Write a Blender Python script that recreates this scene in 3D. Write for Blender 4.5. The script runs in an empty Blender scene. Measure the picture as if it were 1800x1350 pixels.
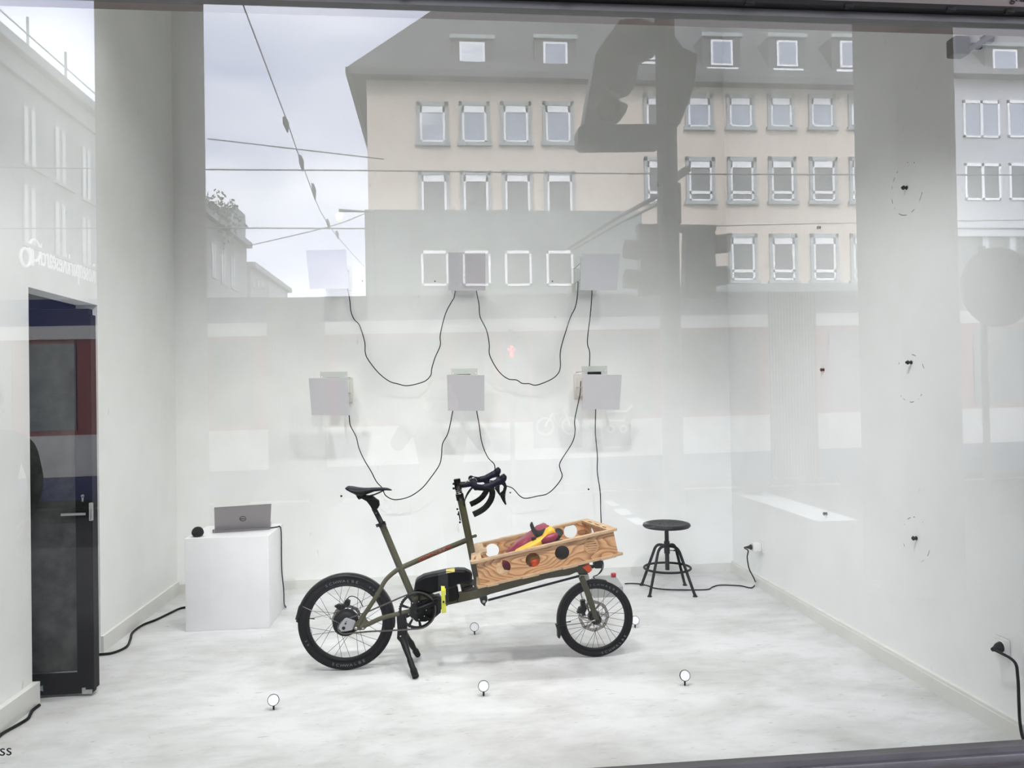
import bpy, math, random
from mathutils import Vector, Matrix
random.seed(7)
SC = bpy.context.scene
COL = SC.collection
# ------------------------------------------------------------------ camera
# metres; x right, y into the shop (window pane at y = 0), z up, shop floor at z = 0
CAM = Vector((0.0, -2.45, 1.47)); FPX = 1350.0
YAW, PIT, ROL = .0975, .0122, -.0175
FWD = Vector((math.sin(YAW)*math.cos(PIT), math.cos(YAW)*math.cos(PIT), math.sin(PIT)))
_R = Vector((math.cos(YAW), -math.sin(YAW), 0)); _U = _R.cross(FWD)
RGT = _R*math.cos(ROL) + _U*math.sin(ROL); UPV = _U*math.cos(ROL) - _R*math.sin(ROL)
cd = bpy.data.cameras.new('camera'); cam = bpy.data.objects.new('camera', cd); COL.objects.link(cam)
m = Matrix((RGT, UPV, -FWD)).transposed().to_4x4(); m.translation = CAM
cam.matrix_world = m
cd.sensor_fit = 'HORIZONTAL'; cd.sensor_width = 36; cd.lens = 36*FPX/1800; cd.clip_start = .004; cd.clip_end = 500
SC.camera = cam
# ------------------------------------------------------------------ light, sky, exposure
SC.view_settings.view_transform = 'Standard'; SC.view_settings.look = 'None'
SC.view_settings.gamma = 1; SC.view_settings.exposure = 0.77; SC.view_settings.use_curve_mapping = False
w = bpy.data.worlds.new('sky'); SC.world = w; w.use_nodes = True
nt = w.node_tree; N = nt.nodes; L = nt.links
bg = N['Background']; tc = N.new('ShaderNodeTexCoord'); sx = N.new('ShaderNodeSeparateXYZ')
L.new(tc.outputs['Generated'], sx.inputs[0])
cr = N.new('ShaderNodeValToRGB'); L.new(sx.outputs['Z'], cr.inputs[0])
e = cr.color_ramp.elements; e[0].position = 0; e[0].color = (.97, .98, 1, 1); e[1].position = 1; e[1].color = (1, 1, 1, 1)
k = cr.color_ramp.elements.new(.42); k.color = (.75, .78, .90, 1)
no = N.new('ShaderNodeTexNoise'); no.inputs['Scale'].default_value = 4.5; no.inputs['Detail'].default_value = 6
mp = N.new('ShaderNodeMapping'); mp.inputs['Scale'].default_value = (1, 1, 3.2); L.new(tc.outputs['Generated'], mp.inputs[0]); L.new(mp.outputs[0], no.inputs[0])
c2 = N.new('ShaderNodeValToRGB'); L.new(no.outputs['Fac'], c2.inputs[0])
c2.color_ramp.elements[0].position = .36; c2.color_ramp.elements[0].color = (.66, .68, .78, 1)
c2.color_ramp.elements[1].position = .66; c2.color_ramp.elements[1].color = (1, 1, 1, 1)
mx = N.new('ShaderNodeMixRGB'); mx.blend_type = 'MULTIPLY'; mx.inputs[0].default_value = 1
L.new(cr.outputs[0], mx.inputs[1]); L.new(c2.outputs[0], mx.inputs[2]); L.new(mx.outputs[0], bg.inputs[0])
bg.inputs[1].default_value = 5.2
def sun_light(name, direction, energy, angle):
    l = bpy.data.lights.new(name, 'SUN'); l.energy = energy; l.angle = angle
    o = bpy.data.objects.new(name, l); COL.objects.link(o)
    o.rotation_euler = Vector(direction).to_track_quat('-Z', 'Y').to_euler(); return o
sun_light('sun', (.25, -1, -.75), 5.6, math.radians(40))      # bright patch of the overcast behind the shop
SC.cycles.max_bounces = 8; SC.cycles.diffuse_bounces = 5; SC.cycles.glossy_bounces = 4; SC.cycles.transparent_max_bounces = 12
SC.cycles.transmission_bounces = 6; SC.cycles.sample_clamp_indirect = 6; SC.cycles.caustics_reflective = False; SC.cycles.caustics_refractive = False
SC.cycles.use_denoising = True
# ------------------------------------------------------------------ helpers
def ray(px, py): return RGT*((px-900)/FPX) - UPV*((py-675)/FPX) + FWD
def at(px, py, Y):
    d = ray(px, py); return CAM + d*((Y-CAM.y)/d.y)
def fl(px, py, z=0.0):
    d = ray(px, py); return CAM + d*((z-CAM.z)/d.z)
def xw(px, py, X):
    d = ray(px, py); return CAM + d*((X-CAM.x)/d.x)
def st(px, py, D):
    """a point in the street whose mirror image stands D behind the pane"""
    p = at(px, py, D); return Vector((p.x, -D, p.z))
def lin(c): return tuple(((v/255/12.92) if v/255 <= .04045 else ((v/255+.055)/1.055)**2.4) for v in c)
MATS = {}
def mat(name, c, r=.6, m=0.0, emit=0, alpha=None, spec=.5, var=0.0, vscale=8, stretch=(1, 1, 1), c2=None, bump=0.0, coat=0.0):
    if name in MATS: return MATS[name]
    M = bpy.data.materials.new(name); M.use_nodes = True; n = M.node_tree.nodes; l = M.node_tree.links
    b = n['Principled BSDF']; col = (*lin(c), 1)
    b.inputs['Base Color'].default_value = col; b.inputs['Roughness'].default_value = r; b.inputs['Metallic'].default_value = m
    b.inputs['Specular IOR Level'].default_value = spec; b.inputs['Coat Weight'].default_value = coat
    if emit: b.inputs['Emission Color'].default_value = col; b.inputs['Emission Strength'].default_value = emit
    if alpha is not None: b.inputs['Alpha'].default_value = alpha
    if var or c2 or bump:
        t = n.new('ShaderNodeTexCoord'); mp = n.new('ShaderNodeMapping'); mp.inputs['Scale'].default_value = stretch
        x = n.new('ShaderNodeTexNoise'); x.inputs['Scale'].default_value = vscale; x.inputs['Detail'].default_value = 6; x.inputs['Roughness'].default_value = .6
        l.new(t.outputs['Object'], mp.inputs[0]); l.new(mp.outputs[0], x.inputs[0])
        rp = n.new('ShaderNodeValToRGB'); rp.color_ramp.elements[0].position = .35; rp.color_ramp.elements[1].position = .65
        d = lin(c2) if c2 else tuple(v*(1-var) for v in col[:3])
        rp.color_ramp.elements[0].color = (*d, 1); rp.color_ramp.elements[1].color = col
        l.new(x.outputs['Fac'], rp.inputs[0]); l.new(rp.outputs[0], b.inputs['Base Color'])
        if bump:
            bp = n.new('ShaderNodeBump'); bp.inputs['Strength'].default_value = bump; bp.inputs['Distance'].default_value = .01
            l.new(x.outputs['Fac'], bp.inputs['Height']); l.new(bp.outputs[0], b.inputs['Normal'])
    MATS[name] = M; return M
def cat(pts, k=6, closed=False):
    P = [Vector(p) for p in pts]; n = len(P); out = []
    for i in range(n if closed else n-1):
        p1, p2 = P[i], P[(i+1) % n]
        p0 = P[i-1] if (i or closed) else p1*2-p2
        p3 = P[(i+2) % n] if (closed or i+2 < n) else p2*2-p1
        for j in range(k):
            t = j/k; out.append(.5*((2*p1)+(p2-p0)*t+(2*p0-5*p1+4*p2-p3)*t*t+(3*p1-p0-3*p2+p3)*t**3))
    if not closed: out.append(P[-1])
    return out
class G:
    def __init__(s): s.v = []; s.f = []; s.s = []
    def add(s, vs, fs, sm=False):
        b = len(s.v); s.v += [Vector(v) for v in vs]; s.f += [tuple(b+i for i in f) for f in fs]
        s.s += sm if isinstance(sm, list) else [sm]*len(fs); return s
    def box(s, a, b, M=None, bev=0):
        x0, y0, z0 = (min(a[i], b[i]) for i in range(3)); x1, y1, z1 = (max(a[i], b[i]) for i in range(3))
        if bev:
            return s.rbox(((x0+x1)/2, (y0+y1)/2, (z0+z1)/2), (x1-x0, y1-y0, z1-z0), bev, M)
        vs = [Vector(p) for p in ((x0, y0, z0), (x1, y0, z0), (x1, y1, z0), (x0, y1, z0), (x0, y0, z1), (x1, y0, z1), (x1, y1, z1), (x0, y1, z1))]
        if M: vs = [M @ v for v in vs]
        return s.add(vs, [(0, 3, 2, 1), (4, 5, 6, 7), (0, 1, 5, 4), (1, 2, 6, 5), (2, 3, 7, 6), (3, 0, 4, 7)])
    def rbox(s, c, d, r, M=None):
        """box with bevelled vertical and horizontal edges"""
        r = min(r, *(v*.49 for v in d)); hx, hy, hz = d[0]/2, d[1]/2, d[2]/2
        def ring(ins, z): 
            a, b = hx-ins, hy-ins; q = r
            return [(a, b-q, z), (a-q*.3, b-q*.3, z), (a-q, b, z), (-a+q, b, z), (-a+q*.3, b-q*.3, z), (-a, b-q, z), (-a, -b+q, z), (-a+q*.3, -b+q*.3, z), (-a+q, -b, z), (a-q, -b, z), (a-q*.3, -b+q*.3, z), (a, -b+q, z)]
        vs = []
        for ins, z in ((r*.7, -hz), (r*.2, -hz+r*.3), (0, -hz+r), (0, hz-r), (r*.2, hz-r*.3), (r*.7, hz)): vs += ring(ins, z)
        vs = [Vector(v)+Vector(c) for v in vs]
        if M: vs = [M @ v for v in vs]
        fs = [tuple(range(11, -1, -1)), tuple(range(60, 72))]; sm = [False, False]
        for k in range(5):
            for i in range(12): fs.append((k*12+i, k*12+(i+1) % 12, k*12+12+(i+1) % 12, k*12+12+i)); sm.append(True)
        return s.add(vs, fs, sm)
    def tube(s, pts, r, n=8, closed=False, flat=1.0, up=None):
        P = [Vector(p) for p in pts]; m_ = len(P); rr = r if isinstance(r, (list, tuple)) else [r]*m_
        T = []
        for i in range(m_):
            a = P[(i-1) % m_] if (closed or i) else P[i]; b = P[(i+1) % m_] if (closed or i < m_-1) else P[i]
            t = b-a; T.append(t.normalized() if t.length > 1e-9 else Vector((0, 0, 1)))
        u = Vector(up) if up else (Vector((0, 0, 1)) if abs(T[0].z) < .9 else Vector((1, 0, 0)))
        vs = []
        for i in range(m_):
            u = (u-T[i]*u.dot(T[i])).normalized(); v = T[i].cross(u)
            for j in range(n):
                a = 2*math.pi*j/n; vs.append(P[i]+(u*math.cos(a)+v*math.sin(a)*flat)*rr[i])
        fs = []; sm = []
        for i in range(m_ if closed else m_-1):
            k = ((i+1) % m_)*n
            for j in range(n): fs.append((i*n+j, k+j, k+(j+1) % n, i*n+(j+1) % n)[::-1]); sm.append(True)
        if not closed: fs += [tuple(range(n)), tuple((m_-1)*n+j for j in range(n-1, -1, -1))]; sm += [False, False]
        return s.add(vs, fs, sm)
    def cyl(s, a, b, r, r2=None, n=16): return s.tube([a, b], [r, r if r2 is None else r2], n)
    def lathe(s, c, axis, prof, n=32, sm=True):
        """prof = [(radius, distance along axis)]"""
        ax = Vector(axis).normalized(); u = ax.orthogonal().normalized(); v = ax.cross(u); c = Vector(c); vs = []
        for r, h in prof:
            for j in range(n):
                a = 2*math.pi*j/n; vs.append(c+ax*h+(u*math.cos(a)+v*math.sin(a))*max(r, 1e-5))
        fs = [(i*n+j, i*n+(j+1) % n, i*n+n+(j+1) % n, i*n+n+j) for i in range(len(prof)-1) for j in range(n)]
        sl = [sm]*len(fs); q = (len(prof)-1)*n
        fs += [tuple(range(n-1, -1, -1)), tuple(q+j for j in range(n))]; sl += [False, False]
        return s.add(vs, fs, sl)
    def ring(s, c, axis, R, r, n=48, k=10, flat=1.0):
        ax = Vector(axis).normalized(); u = ax.orthogonal().normalized(); v = ax.cross(u); c = Vector(c); vs = []
        for i in range(n):
            a = 2*math.pi*i/n; d = u*math.cos(a)+v*math.sin(a)
            for j in range(k):
                b = 2*math.pi*j/k; vs.append(c+d*(R+r*math.cos(b))+ax*r*flat*math.sin(b))
        fs = [(i*k+j, ((i+1) % n)*k+j, ((i+1) % n)*k+(j+1) % k, i*k+(j+1) % k) for i in range(n) for j in range(k)]
        return s.add(vs, fs, True)
    def poly(s, outer, t, M, holes=(), bev=0.0):
        """flat outline with holes in local xy, thickness t about z, placed by M"""
        c = bpy.data.curves.new('outline', 'CURVE'); c.dimensions = '2D'; c.fill_mode = 'BOTH'; c.extrude = max(t/2-bev, 0); c.bevel_depth = bev; c.bevel_resolution = 1 if bev else 0
        if bev: c.offset = -bev
        for lo in [outer]+list(holes):
            sp = c.splines.new('POLY'); sp.points.add(len(lo)-1); sp.use_cyclic_u = True
            for i, p in enumerate(lo): sp.points[i].co = (p[0], p[1], 0, 1)
        return s.curve(c, M)
    def curve(s, c, M):
        o = bpy.data.objects.new('outline', c); me = bpy.data.meshes.new_from_object(o)
        s.add([M @ v.co for v in me.vertices], [tuple(p.vertices) for p in me.polygons])
        bpy.data.objects.remove(o); bpy.data.meshes.remove(me); bpy.data.curves.remove(c); return s
    def text(s, body, size, M, t=.0006, align='LEFT'):
        c = bpy.data.curves.new('lettering', 'FONT'); c.body = body; c.size = size; c.extrude = t; c.align_x = align; c.resolution_u = 3
        return s.curve(c, M)
    def grid(s, rows, closed=True, caps=True, sm=True):
        n = len(rows[0]); vs = [p for r in rows for p in r]; fs = []
        for i in range(len(rows)-1):
            for j in range(n if closed else n-1): fs.append((i*n+j, i*n+(j+1) % n, i*n+n+(j+1) % n, i*n+n+j))
        sl = [sm]*len(fs)
        if caps: fs += [tuple(range(n-1, -1, -1)), tuple((len(rows)-1)*n+j for j in range(n))]; sl += [sm, sm]
        return s.add(vs, fs, sl)
    def build(s, name, M, parent=None, label=None):
        me = bpy.data.meshes.new(name); me.from_pydata([tuple(v) for v in s.v], [], s.f); me.polygons.foreach_set('use_smooth', s.s)
        me.materials.append(M if not isinstance(M, (list, tuple)) else M[0]); me.update()
        o = bpy.data.objects.new(name, me); COL.objects.link(o)
        # origin at the middle of the piece
        if s.v:
            c = sum(s.v, Vector())/len(s.v); me.transform(Matrix.Translation(-c)); o.location = c
        if parent: attach(o, parent)
        if label: o['label'] = label
        return o
def wm(o):
    M = o.matrix_basis.copy()
    return (wm(o.parent) @ o.matrix_parent_inverse @ M) if o.parent else M
def attach(o, p): o.parent = p; o.matrix_parent_inverse = wm(p).inverted()
def root(name, loc, label, category, group=None):
    o = bpy.data.objects.new(name, None); COL.objects.link(o); o.location = loc; o.empty_display_size = .05
    return tag(o, label, category, group)
def tag(o, label, category, group=None, kind=None):
    o['label'] = label; o['category'] = category
    if group: o['group'] = group
    if kind: o['kind'] = kind
    return o
def struct(o): o['kind'] = 'structure'; return o
def XZ(y): return Matrix(((1, 0, 0, 0), (0, 0, 1, y), (0, 1, 0, 0), (0, 0, 0, 1)))      # local xy -> world xz at depth y
def circ(cx, cy, r, n=28): return [(cx+r*math.cos(2*math.pi*i/n), cy+r*math.sin(2*math.pi*i/n)) for i in range(n)]
def catmull2(pts, k=5): return [(p.x, p.y) for p in cat([(a, b, 0) for a, b in pts], k, True)]
# ================================================================== the shop
XL, XR, YB, HC = -1.975, 2.37, 3.6, 4.85
def wall_material(name, base, dark, rings=(), scale=2.2):
    M = bpy.data.materials.new(name); M.use_nodes = True; n = M.node_tree.nodes; l = M.node_tree.links; b = n['Principled BSDF']
    g = n.new('ShaderNodeNewGeometry'); x = n.new('ShaderNodeTexNoise'); x.inputs['Scale'].default_value = scale; x.inputs['Detail'].default_value = 8; x.inputs['Roughness'].default_value = .65
    l.new(g.outputs['Position'], x.inputs[0]); rp = n.new('ShaderNodeValToRGB'); l.new(x.outputs['Fac'], rp.inputs[0])
    rp.color_ramp.elements[0].position = .3; rp.color_ramp.elements[0].color = (*lin(dark), 1); rp.color_ramp.elements[1].position = .6; rp.color_ramp.elements[1].color = (*lin(base), 1)
    out = rp.outputs[0]
    # small scuffs
    y = n.new('ShaderNodeTexNoise'); y.inputs['Scale'].default_value = 16; y.inputs['Detail'].default_value = 4; mp = n.new('ShaderNodeMapping'); mp.inputs['Scale'].default_value = (1, 1, .35)
    l.new(g.outputs['Position'], mp.inputs[0]); l.new(mp.outputs[0], y.inputs[0]); r2 = n.new('ShaderNodeValToRGB'); l.new(y.outputs['Fac'], r2.inputs[0])
    r2.color_ramp.elements[0].position = .73; r2.color_ramp.elements[0].color = (1, 1, 1, 1); r2.color_ramp.elements[1].position = .78; r2.color_ramp.elements[1].color = (.8, .8, .79, 1)
    m1 = n.new('ShaderNodeMixRGB'); m1.blend_type = 'MULTIPLY'; m1.inputs[0].default_value = 1; l.new(out, m1.inputs[1]); l.new(r2.outputs[0], m1.inputs[2]); out = m1.outputs[0]
    for c, R in rings:       # scraped circles left by something round that turned on a bolt
        d = n.new('ShaderNodeVectorMath'); d.operation = 'DISTANCE'; l.new(g.outputs['Position'], d.inputs[0]); d.inputs[1].default_value = c
        s_ = n.new('ShaderNodeMath'); s_.operation = 'SUBTRACT'; l.new(d.outputs['Value'], s_.inputs[0]); s_.inputs[1].default_value = R
        a = n.new('ShaderNodeMath'); a.operation = 'ABSOLUTE'; l.new(s_.outputs[0], a.inputs[0])
        lt = n.new('ShaderNodeMath'); lt.operation = 'LESS_THAN'; l.new(a.outputs[0], lt.inputs[0]); lt.inputs[1].default_value = .0022
        z = n.new('ShaderNodeTexNoise'); z.inputs['Scale'].default_value = 22; l.new(g.outputs['Position'], z.inputs[0])
        gt = n.new('ShaderNodeMath'); gt.operation = 'GREATER_THAN'; l.new(z.outputs['Fac'], gt.inputs[0]); gt.inputs[1].default_value = .57
        mu = n.new('ShaderNodeMath'); mu.operation = 'MULTIPLY'; l.new(lt.outputs[0], mu.inputs[0]); l.new(gt.outputs[0], mu.inputs[1])
        m2 = n.new('ShaderNodeMixRGB'); l.new(mu.outputs[0], m2.inputs[0]); l.new(out, m2.inputs[1]); m2.inputs[2].default_value = (.25, .25, .25, 1); out = m2.outputs[0]
    l.new(out, b.inputs['Base Color']); b.inputs['Roughness'].default_value = .85; b.inputs['Specular IOR Level'].default_value = .25
    bp = n.new('ShaderNodeBump'); bp.inputs['Strength'].default_value = .12; bp.inputs['Distance'].default_value = .01; l.new(x.outputs['Fac'], bp.inputs['Height']); l.new(bp.outputs[0], b.inputs['Normal'])
    return M
rc = [(xw(1594, 332, XR), .13), (xw(1600, 665, XR), .12), (xw(1610, 948, XR), .11)]
M_wall = wall_material('white_wall_paint', (240, 241, 240), (233, 234, 232))
M_wallr = wall_material('white_wall_paint_scraped', (241, 242, 242), (235, 236, 235), rc)
M_skirt = mat('skirting_paint', (226, 226, 222), .6, var=.06, vscale=5)
M_grey = mat('grey_plaster', (150, 150, 152), .9, var=.05)
def floor_material():
    M = bpy.data.materials.new('white_painted_floor'); M.use_nodes = True; n = M.node_tree.nodes; l = M.node_tree.links; b = n['Principled BSDF']
    g = n.new('ShaderNodeNewGeometry')
    def layer(scale, stretch, p0, p1, c0, c1, det=8):
        mp = n.new('ShaderNodeMapping'); mp.inputs['Scale'].default_value = stretch; l.new(g.outputs['Position'], mp.inputs[0])
        x = n.new('ShaderNodeTexNoise'); x.inputs['Scale'].default_value = scale; x.inputs['Detail'].default_value = det; x.inputs['Roughness'].default_value = .62; x.inputs['Distortion'].default_value = .3; l.new(mp.outputs[0], x.inputs[0])
        r = n.new('ShaderNodeValToRGB'); r.color_ramp.elements[0].position = p0; r.color_ramp.elements[1].position = p1; r.color_ramp.elements[0].color = (*c0, 1); r.color_ramp.elements[1].color = (*c1, 1)
        l.new(x.outputs['Fac'], r.inputs[0]); return r.outputs[0], x
    a, xa = layer(1.9, (.9, 1.3, 1), .34, .58, lin((190, 190, 188)), lin((216, 216, 218)))
    c, _ = layer(7, (.7, 1.7, 1), .28, .50, (.84, .84, .83), (1, 1, 1))
    d, _ = layer(30, (.5, 1.6, 1), .26, .36, (.55, .54, .52), (1, 1, 1), 3)
    f, _ = layer(9, (.25, 3, 1), .66, .74, (1, 1, 1), (.86, .86, .85), 5)
    out = a
    for q in (c, d, f):
        mm = n.new('ShaderNodeMixRGB'); mm.blend_type = 'MULTIPLY'; mm.inputs[0].default_value = .85; l.new(out, mm.inputs[1]); l.new(q, mm.inputs[2]); out = mm.outputs[0]
    # paint specks
    v = n.new('ShaderNodeTexVoronoi'); v.inputs['Scale'].default_value = 3.1; l.new(g.outputs['Position'], v.inputs[0])
    lt = n.new('ShaderNodeMath'); lt.operation = 'LESS_THAN'; l.new(v.outputs['Distance'], lt.inputs[0]); lt.inputs[1].default_value = .016
    mm = n.new('ShaderNodeMixRGB'); l.new(lt.outputs[0], mm.inputs[0]); l.new(out, mm.inputs[1]); mm.inputs[2].default_value = (.12, .12, .12, 1); out = mm.outputs[0]
    l.new(out, b.inputs['Base Color']); b.inputs['Roughness'].default_value = .42; b.inputs['Specular IOR Level'].default_value = .35
    bp = n.new('ShaderNodeBump'); bp.inputs['Strength'].default_value = .15; bp.inputs['Distance'].default_value = .01; l.new(xa.outputs['Fac'], bp.inputs['Height']); l.new(bp.outputs[0], b.inputs['Normal'])
    return M
struct(G().box((XL-1.6, 0, -.25), (XR+.2, YB+.2, 0)).build('floor', floor_material()))
struct(G().box((XL-1.6, 0, HC), (XR+.2, YB+.2, HC+.2)).build('ceiling', M_wall))
struct(G().box((XL-.12, YB, 0), (XR+.2, YB+.2, HC)).build('wall_back', M_wall))
struct(G().box((XR, 0, 0), (XR+.2, YB, HC)).build('wall_right', M_wallr))
OY0, OY1, OZ = 1.5, 2.262, 2.03            # doorway in the left wall
T = XL-.12
struct(G().box((T, 0, 0), (XL, OY0, HC)).box((T, OY1, 0), (XL, YB, HC)).box((T, OY0, OZ), (XL, OY1, HC)).build('wall_left', M_wall))
# passage behind the doorway
struct(G().box((-3.5, .9, 0), (-3.4, 2.9, 2.6)).box((-3.4, .9, 0), (T, 1.0, 2.6)).box((-3.4, 2.8, 0), (T, 2.9, 2.6)).box((-3.5, .9, 2.6), (T, 2.9, 2.7)).build('wall_side', M_grey))
SK = .068
struct(G().box((XL, YB-.016, 0), (XR, YB, SK)).build('baseboard_back', M_skirt))
g = G(); g.box((XR-.02, .02, 0), (XR, YB-.016, .085)); g.box((XR-.026, .02, 0), (XR-.02, YB-.016, .07)); struct(g.build('baseboard_right', M_skirt))
struct(G().box((XL, OY1, 0), (XL+.016, YB-.016, .095)).build('baseboard_left', M_skirt))
struct(G().box((XL, .02, 0), (XL+.03, OY0, .11)).box((T, OY0, 0), (XL+.03, OY0+.012, .11)).build('baseboard_front', M_skirt))
# ---- front: window frame, pane, fascia
M_frame = mat('dark_grey_window_frame', (104, 101, 103), .5, .2, var=.25, vscale=14, stretch=(.3, 1, 1))
M_fascia = mat('beige_grey_fascia', (158, 147, 143), .8, var=.08, vscale=3)
M_black = mat('black_rubber', (14, 14, 15), .6)
ZS, ZT = .247, 2.737
XF0, XF1 = XL-.15, XR+.15
struct(G().box((XL-2, .0, -.25), (XR+2.5, .06, ZS-.02)).build('wall_front', M_fascia))
struct(G().box((XL-6, -.03, ZT+.012), (XR+8, .16, 10)).box((XL-6, -.03, -.25), (XL-.15, .16, ZT+.012)).box((XR+.15, -.03, -.25), (XR+8, .16, ZT+.012)).build('wall_front', M_fascia))
g = G()
g.box((XF0, -.012, ZS-.03), (XF1, .03, ZS)); g.box((XF0, -.03, ZS-.045), (XF1, -.012, ZS-.018), bev=.004); g.box((XF0, -.10, ZS-.10), (XF1, -.03, ZS-.05), bev=.005); g.box((XF0, -.22, ZS-.19), (XF1, -.05, ZS-.11), bev=.006)
struct(g.build('trim_1', M_frame))
g = G(); g.box((XF0, -.014, ZT-.03), (XF1, .03, ZT-.006)); struct(g.build('trim_2', mat('grey_window_frame', (120, 120, 122), .5, .2)))
g = G(); g.box((XF0, -.05, ZT-.006), (XF1, -.005, ZT+.010))
for x in (-1.2, -.75, -.1, .42, 1.02, 1.36, 1.72, 1.93): g.box((x, -.056, ZT-.014), (x+.03, -.04, ZT+.002), bev=.003)
struct(g.build('trim_3', M_black))
g = G(); g.box((XF0, -.014, ZS), (XF0+.05, .03, ZT-.006)); g.box((XF1-.05, -.014, ZS), (XF1, .03, ZT-.006)); struct(g.build('trim_4', M_frame))
def pane_material():
    M = bpy.data.materials.new('window_glass'); M.use_nodes = True; n = M.node_tree.nodes; l = M.node_tree.links; n.remove(n['Principled BSDF'])
    t = n.new('ShaderNodeBsdfTransparent'); t.inputs[0].default_value = (.93, .95, .94, 1); gl = n.new('ShaderNodeBsdfGlossy'); gl.inputs['Roughness'].default_value = 0; gl.inputs['Color'].default_value = (.97, .98, 1, 1)
    lw = n.new('ShaderNodeFresnel'); lw.inputs['IOR'].default_value = 1.5
    mu = n.new('ShaderNodeMath'); mu.operation = 'MULTIPLY'; mu.inputs[1].default_value = 2.0; l.new(lw.outputs[0], mu.inputs[0]); mu.use_clamp = True
    x = n.new('ShaderNodeMixShader'); l.new(mu.outputs[0], x.inputs[0]); l.new(t.outputs[0], x.inputs[1]); l.new(gl.outputs[0], x.inputs[2]); l.new(x.outputs[0], n['Material Output'].inputs[0]); return M
g = G(); g.add([(XF0+.02, 0, ZS-.01), (XF1-.02, 0, ZS-.01), (XF1-.02, 0, ZT-.01), (XF0+.02, 0, ZT-.01)], [(0, 1, 2, 3)])
struct(g.build('window_1', pane_material()))
p = at(0.5, 1328.5, -.004); q = at(27, 1327, -.004)
g = G().text('uss', .0475, Matrix.Translation((p.x-.0265, -.004, p.z)) @ Matrix.Rotation(math.pi/2, 4, 'X'), .0004)
tag(g.build('window_lettering', mat('black_vinyl', (10, 10, 11), .5)), 'black vinyl letters uss at the lower left of the shop window', 'lettering')
p = at(1776, 1, -.035)
g = G().text('grafie', .045, Matrix.Translation((p.x, -.0325, p.z)) @ Matrix.Rotation(math.pi/2, 4, 'X'), .0006)
tag(g.build('fascia_lettering', mat('black_vinyl', (10, 10, 11), .5)), 'small dark letters on the fascia above the window at the top right corner', 'lettering')
# ---- ceiling lamps of the room: two spot heads on short rods
def spot(x, y, z, tx, ty, power, size, label):
    r_ = root('ceiling_spotlight', (x, y, HC), label, 'lamp', 'ceiling spotlights above the installation')
    d = Vector((tx-x, ty-y, 1.0-z)).normalized(); c = Vector((x, y, z))
    G().cyl((x, y, HC), (x, y, z+.06), .012).build('rod', M_black, r_)
    G().lathe(c-d*.16, d, [(.035, 0), (.055, .03), (.06, .15), (.05, .15), (.045, .12)], 20).build('lamp_head', M_black, r_)
    G().lathe(c-d*.045, d, [(.044, 0), (.044, .004)], 20).build('lens', mat('lit_lens', (255, 250, 240), .5, emit=12), r_)
    l = bpy.data.lights.new('spot', 'SPOT'); l.energy = power; l.spot_size = math.radians(size); l.spot_blend = .85; l.shadow_soft_size = .045; l.color = (1, .99, .96)
    o = bpy.data.objects.new('spot', l); COL.objects.link(o); o.location = c+d*.01; o.rotation_euler = d.to_track_quat('-Z', 'Y').to_euler(); attach(o, r_)
spot(-1.55, 2.3, 4.5, .3, 2.9, 38, 80, 'black ceiling spotlight nearer the left wall, aimed down at the bicycle')
spot(1.95, 2.3, 4.5, .1, 2.9, 38, 80, 'black ceiling spotlight nearer the right wall, aimed down at the crate')
r_ = root('fill_batten', (-.35, 1.9, HC), 'long white batten added unseen under the ceiling as fill light', 'lamp')  # unseen fill light, added to brighten the upper part of the room
G().box((-1.55, 1.82, 4.32), (.85, 1.98, 4.40), bev=.01).build('housing', M_skirt, r_)
for x in (-1.25, .55): G().cyl((x, 1.9, 4.39), (x, 1.9, HC), .006).build('hanger', M_black, r_)
G().cyl((-1.5, 1.9, 4.30), (.8, 1.9, 4.30), .016).build('tube', mat('fill_tube_glow', (255, 252, 245), .5, emit=5), r_)
l = bpy.data.lights.new('fill_tube_light', 'AREA'); l.shape = 'RECTANGLE'; l.size = 2.3; l.size_y = .06; l.energy = 14; l.spread = math.radians(115); l.color = (1, .99, .97)
o = bpy.data.objects.new('fill_tube_light', l); COL.objects.link(o); o.location = (-.35, 1.9, 4.275); attach(o, r_)

# unseen spots added above the window head to imitate daylight falling in
def fill_spot(x, tx, power, label):
    r_ = root('daylight_fill_spot', (x, .2, 3.3), label, 'lamp', 'added daylight fill spots above the window')
    c = Vector((x, .30, 3.22)); d = (Vector((tx, 2.15, 0))-c).normalized()
    G().box((x-.03, .16, 3.24), (x+.03, .22, 3.34), bev=.006).cyl((x, .2, 3.28), c, .012).build('bracket', M_black, r_)
    G().lathe(c-d*.12, d, [(.04, 0), (.06, .03), (.062, .14), (.052, .14), (.048, .11)], 20).build('lamp_head', M_black, r_)
    G().lathe(c-d*.015, d, [(.047, 0), (.047, .004)], 20).build('lens', mat('lit_lens', (255, 250, 240), .5, emit=12), r_)
    l = bpy.data.lights.new('spot', 'SPOT'); l.energy = power; l.spot_size = math.radians(108); l.spot_blend = 1.0; l.shadow_soft_size = .05; l.color = (1, .995, .98)
    o = bpy.data.objects.new('spot', l); COL.objects.link(o); o.location = c+d*.02; o.rotation_euler = d.to_track_quat('-Z', 'Y').to_euler(); attach(o, r_)
for x_, t_x, lab in ((-1.0, -.9, 'added daylight fill spot nearest the left wall'), (.2, .2, 'added daylight fill spot in the middle'), (1.4, 1.3, 'added daylight fill spot nearest the right wall')): fill_spot(x_, t_x, 92, lab)
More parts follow.
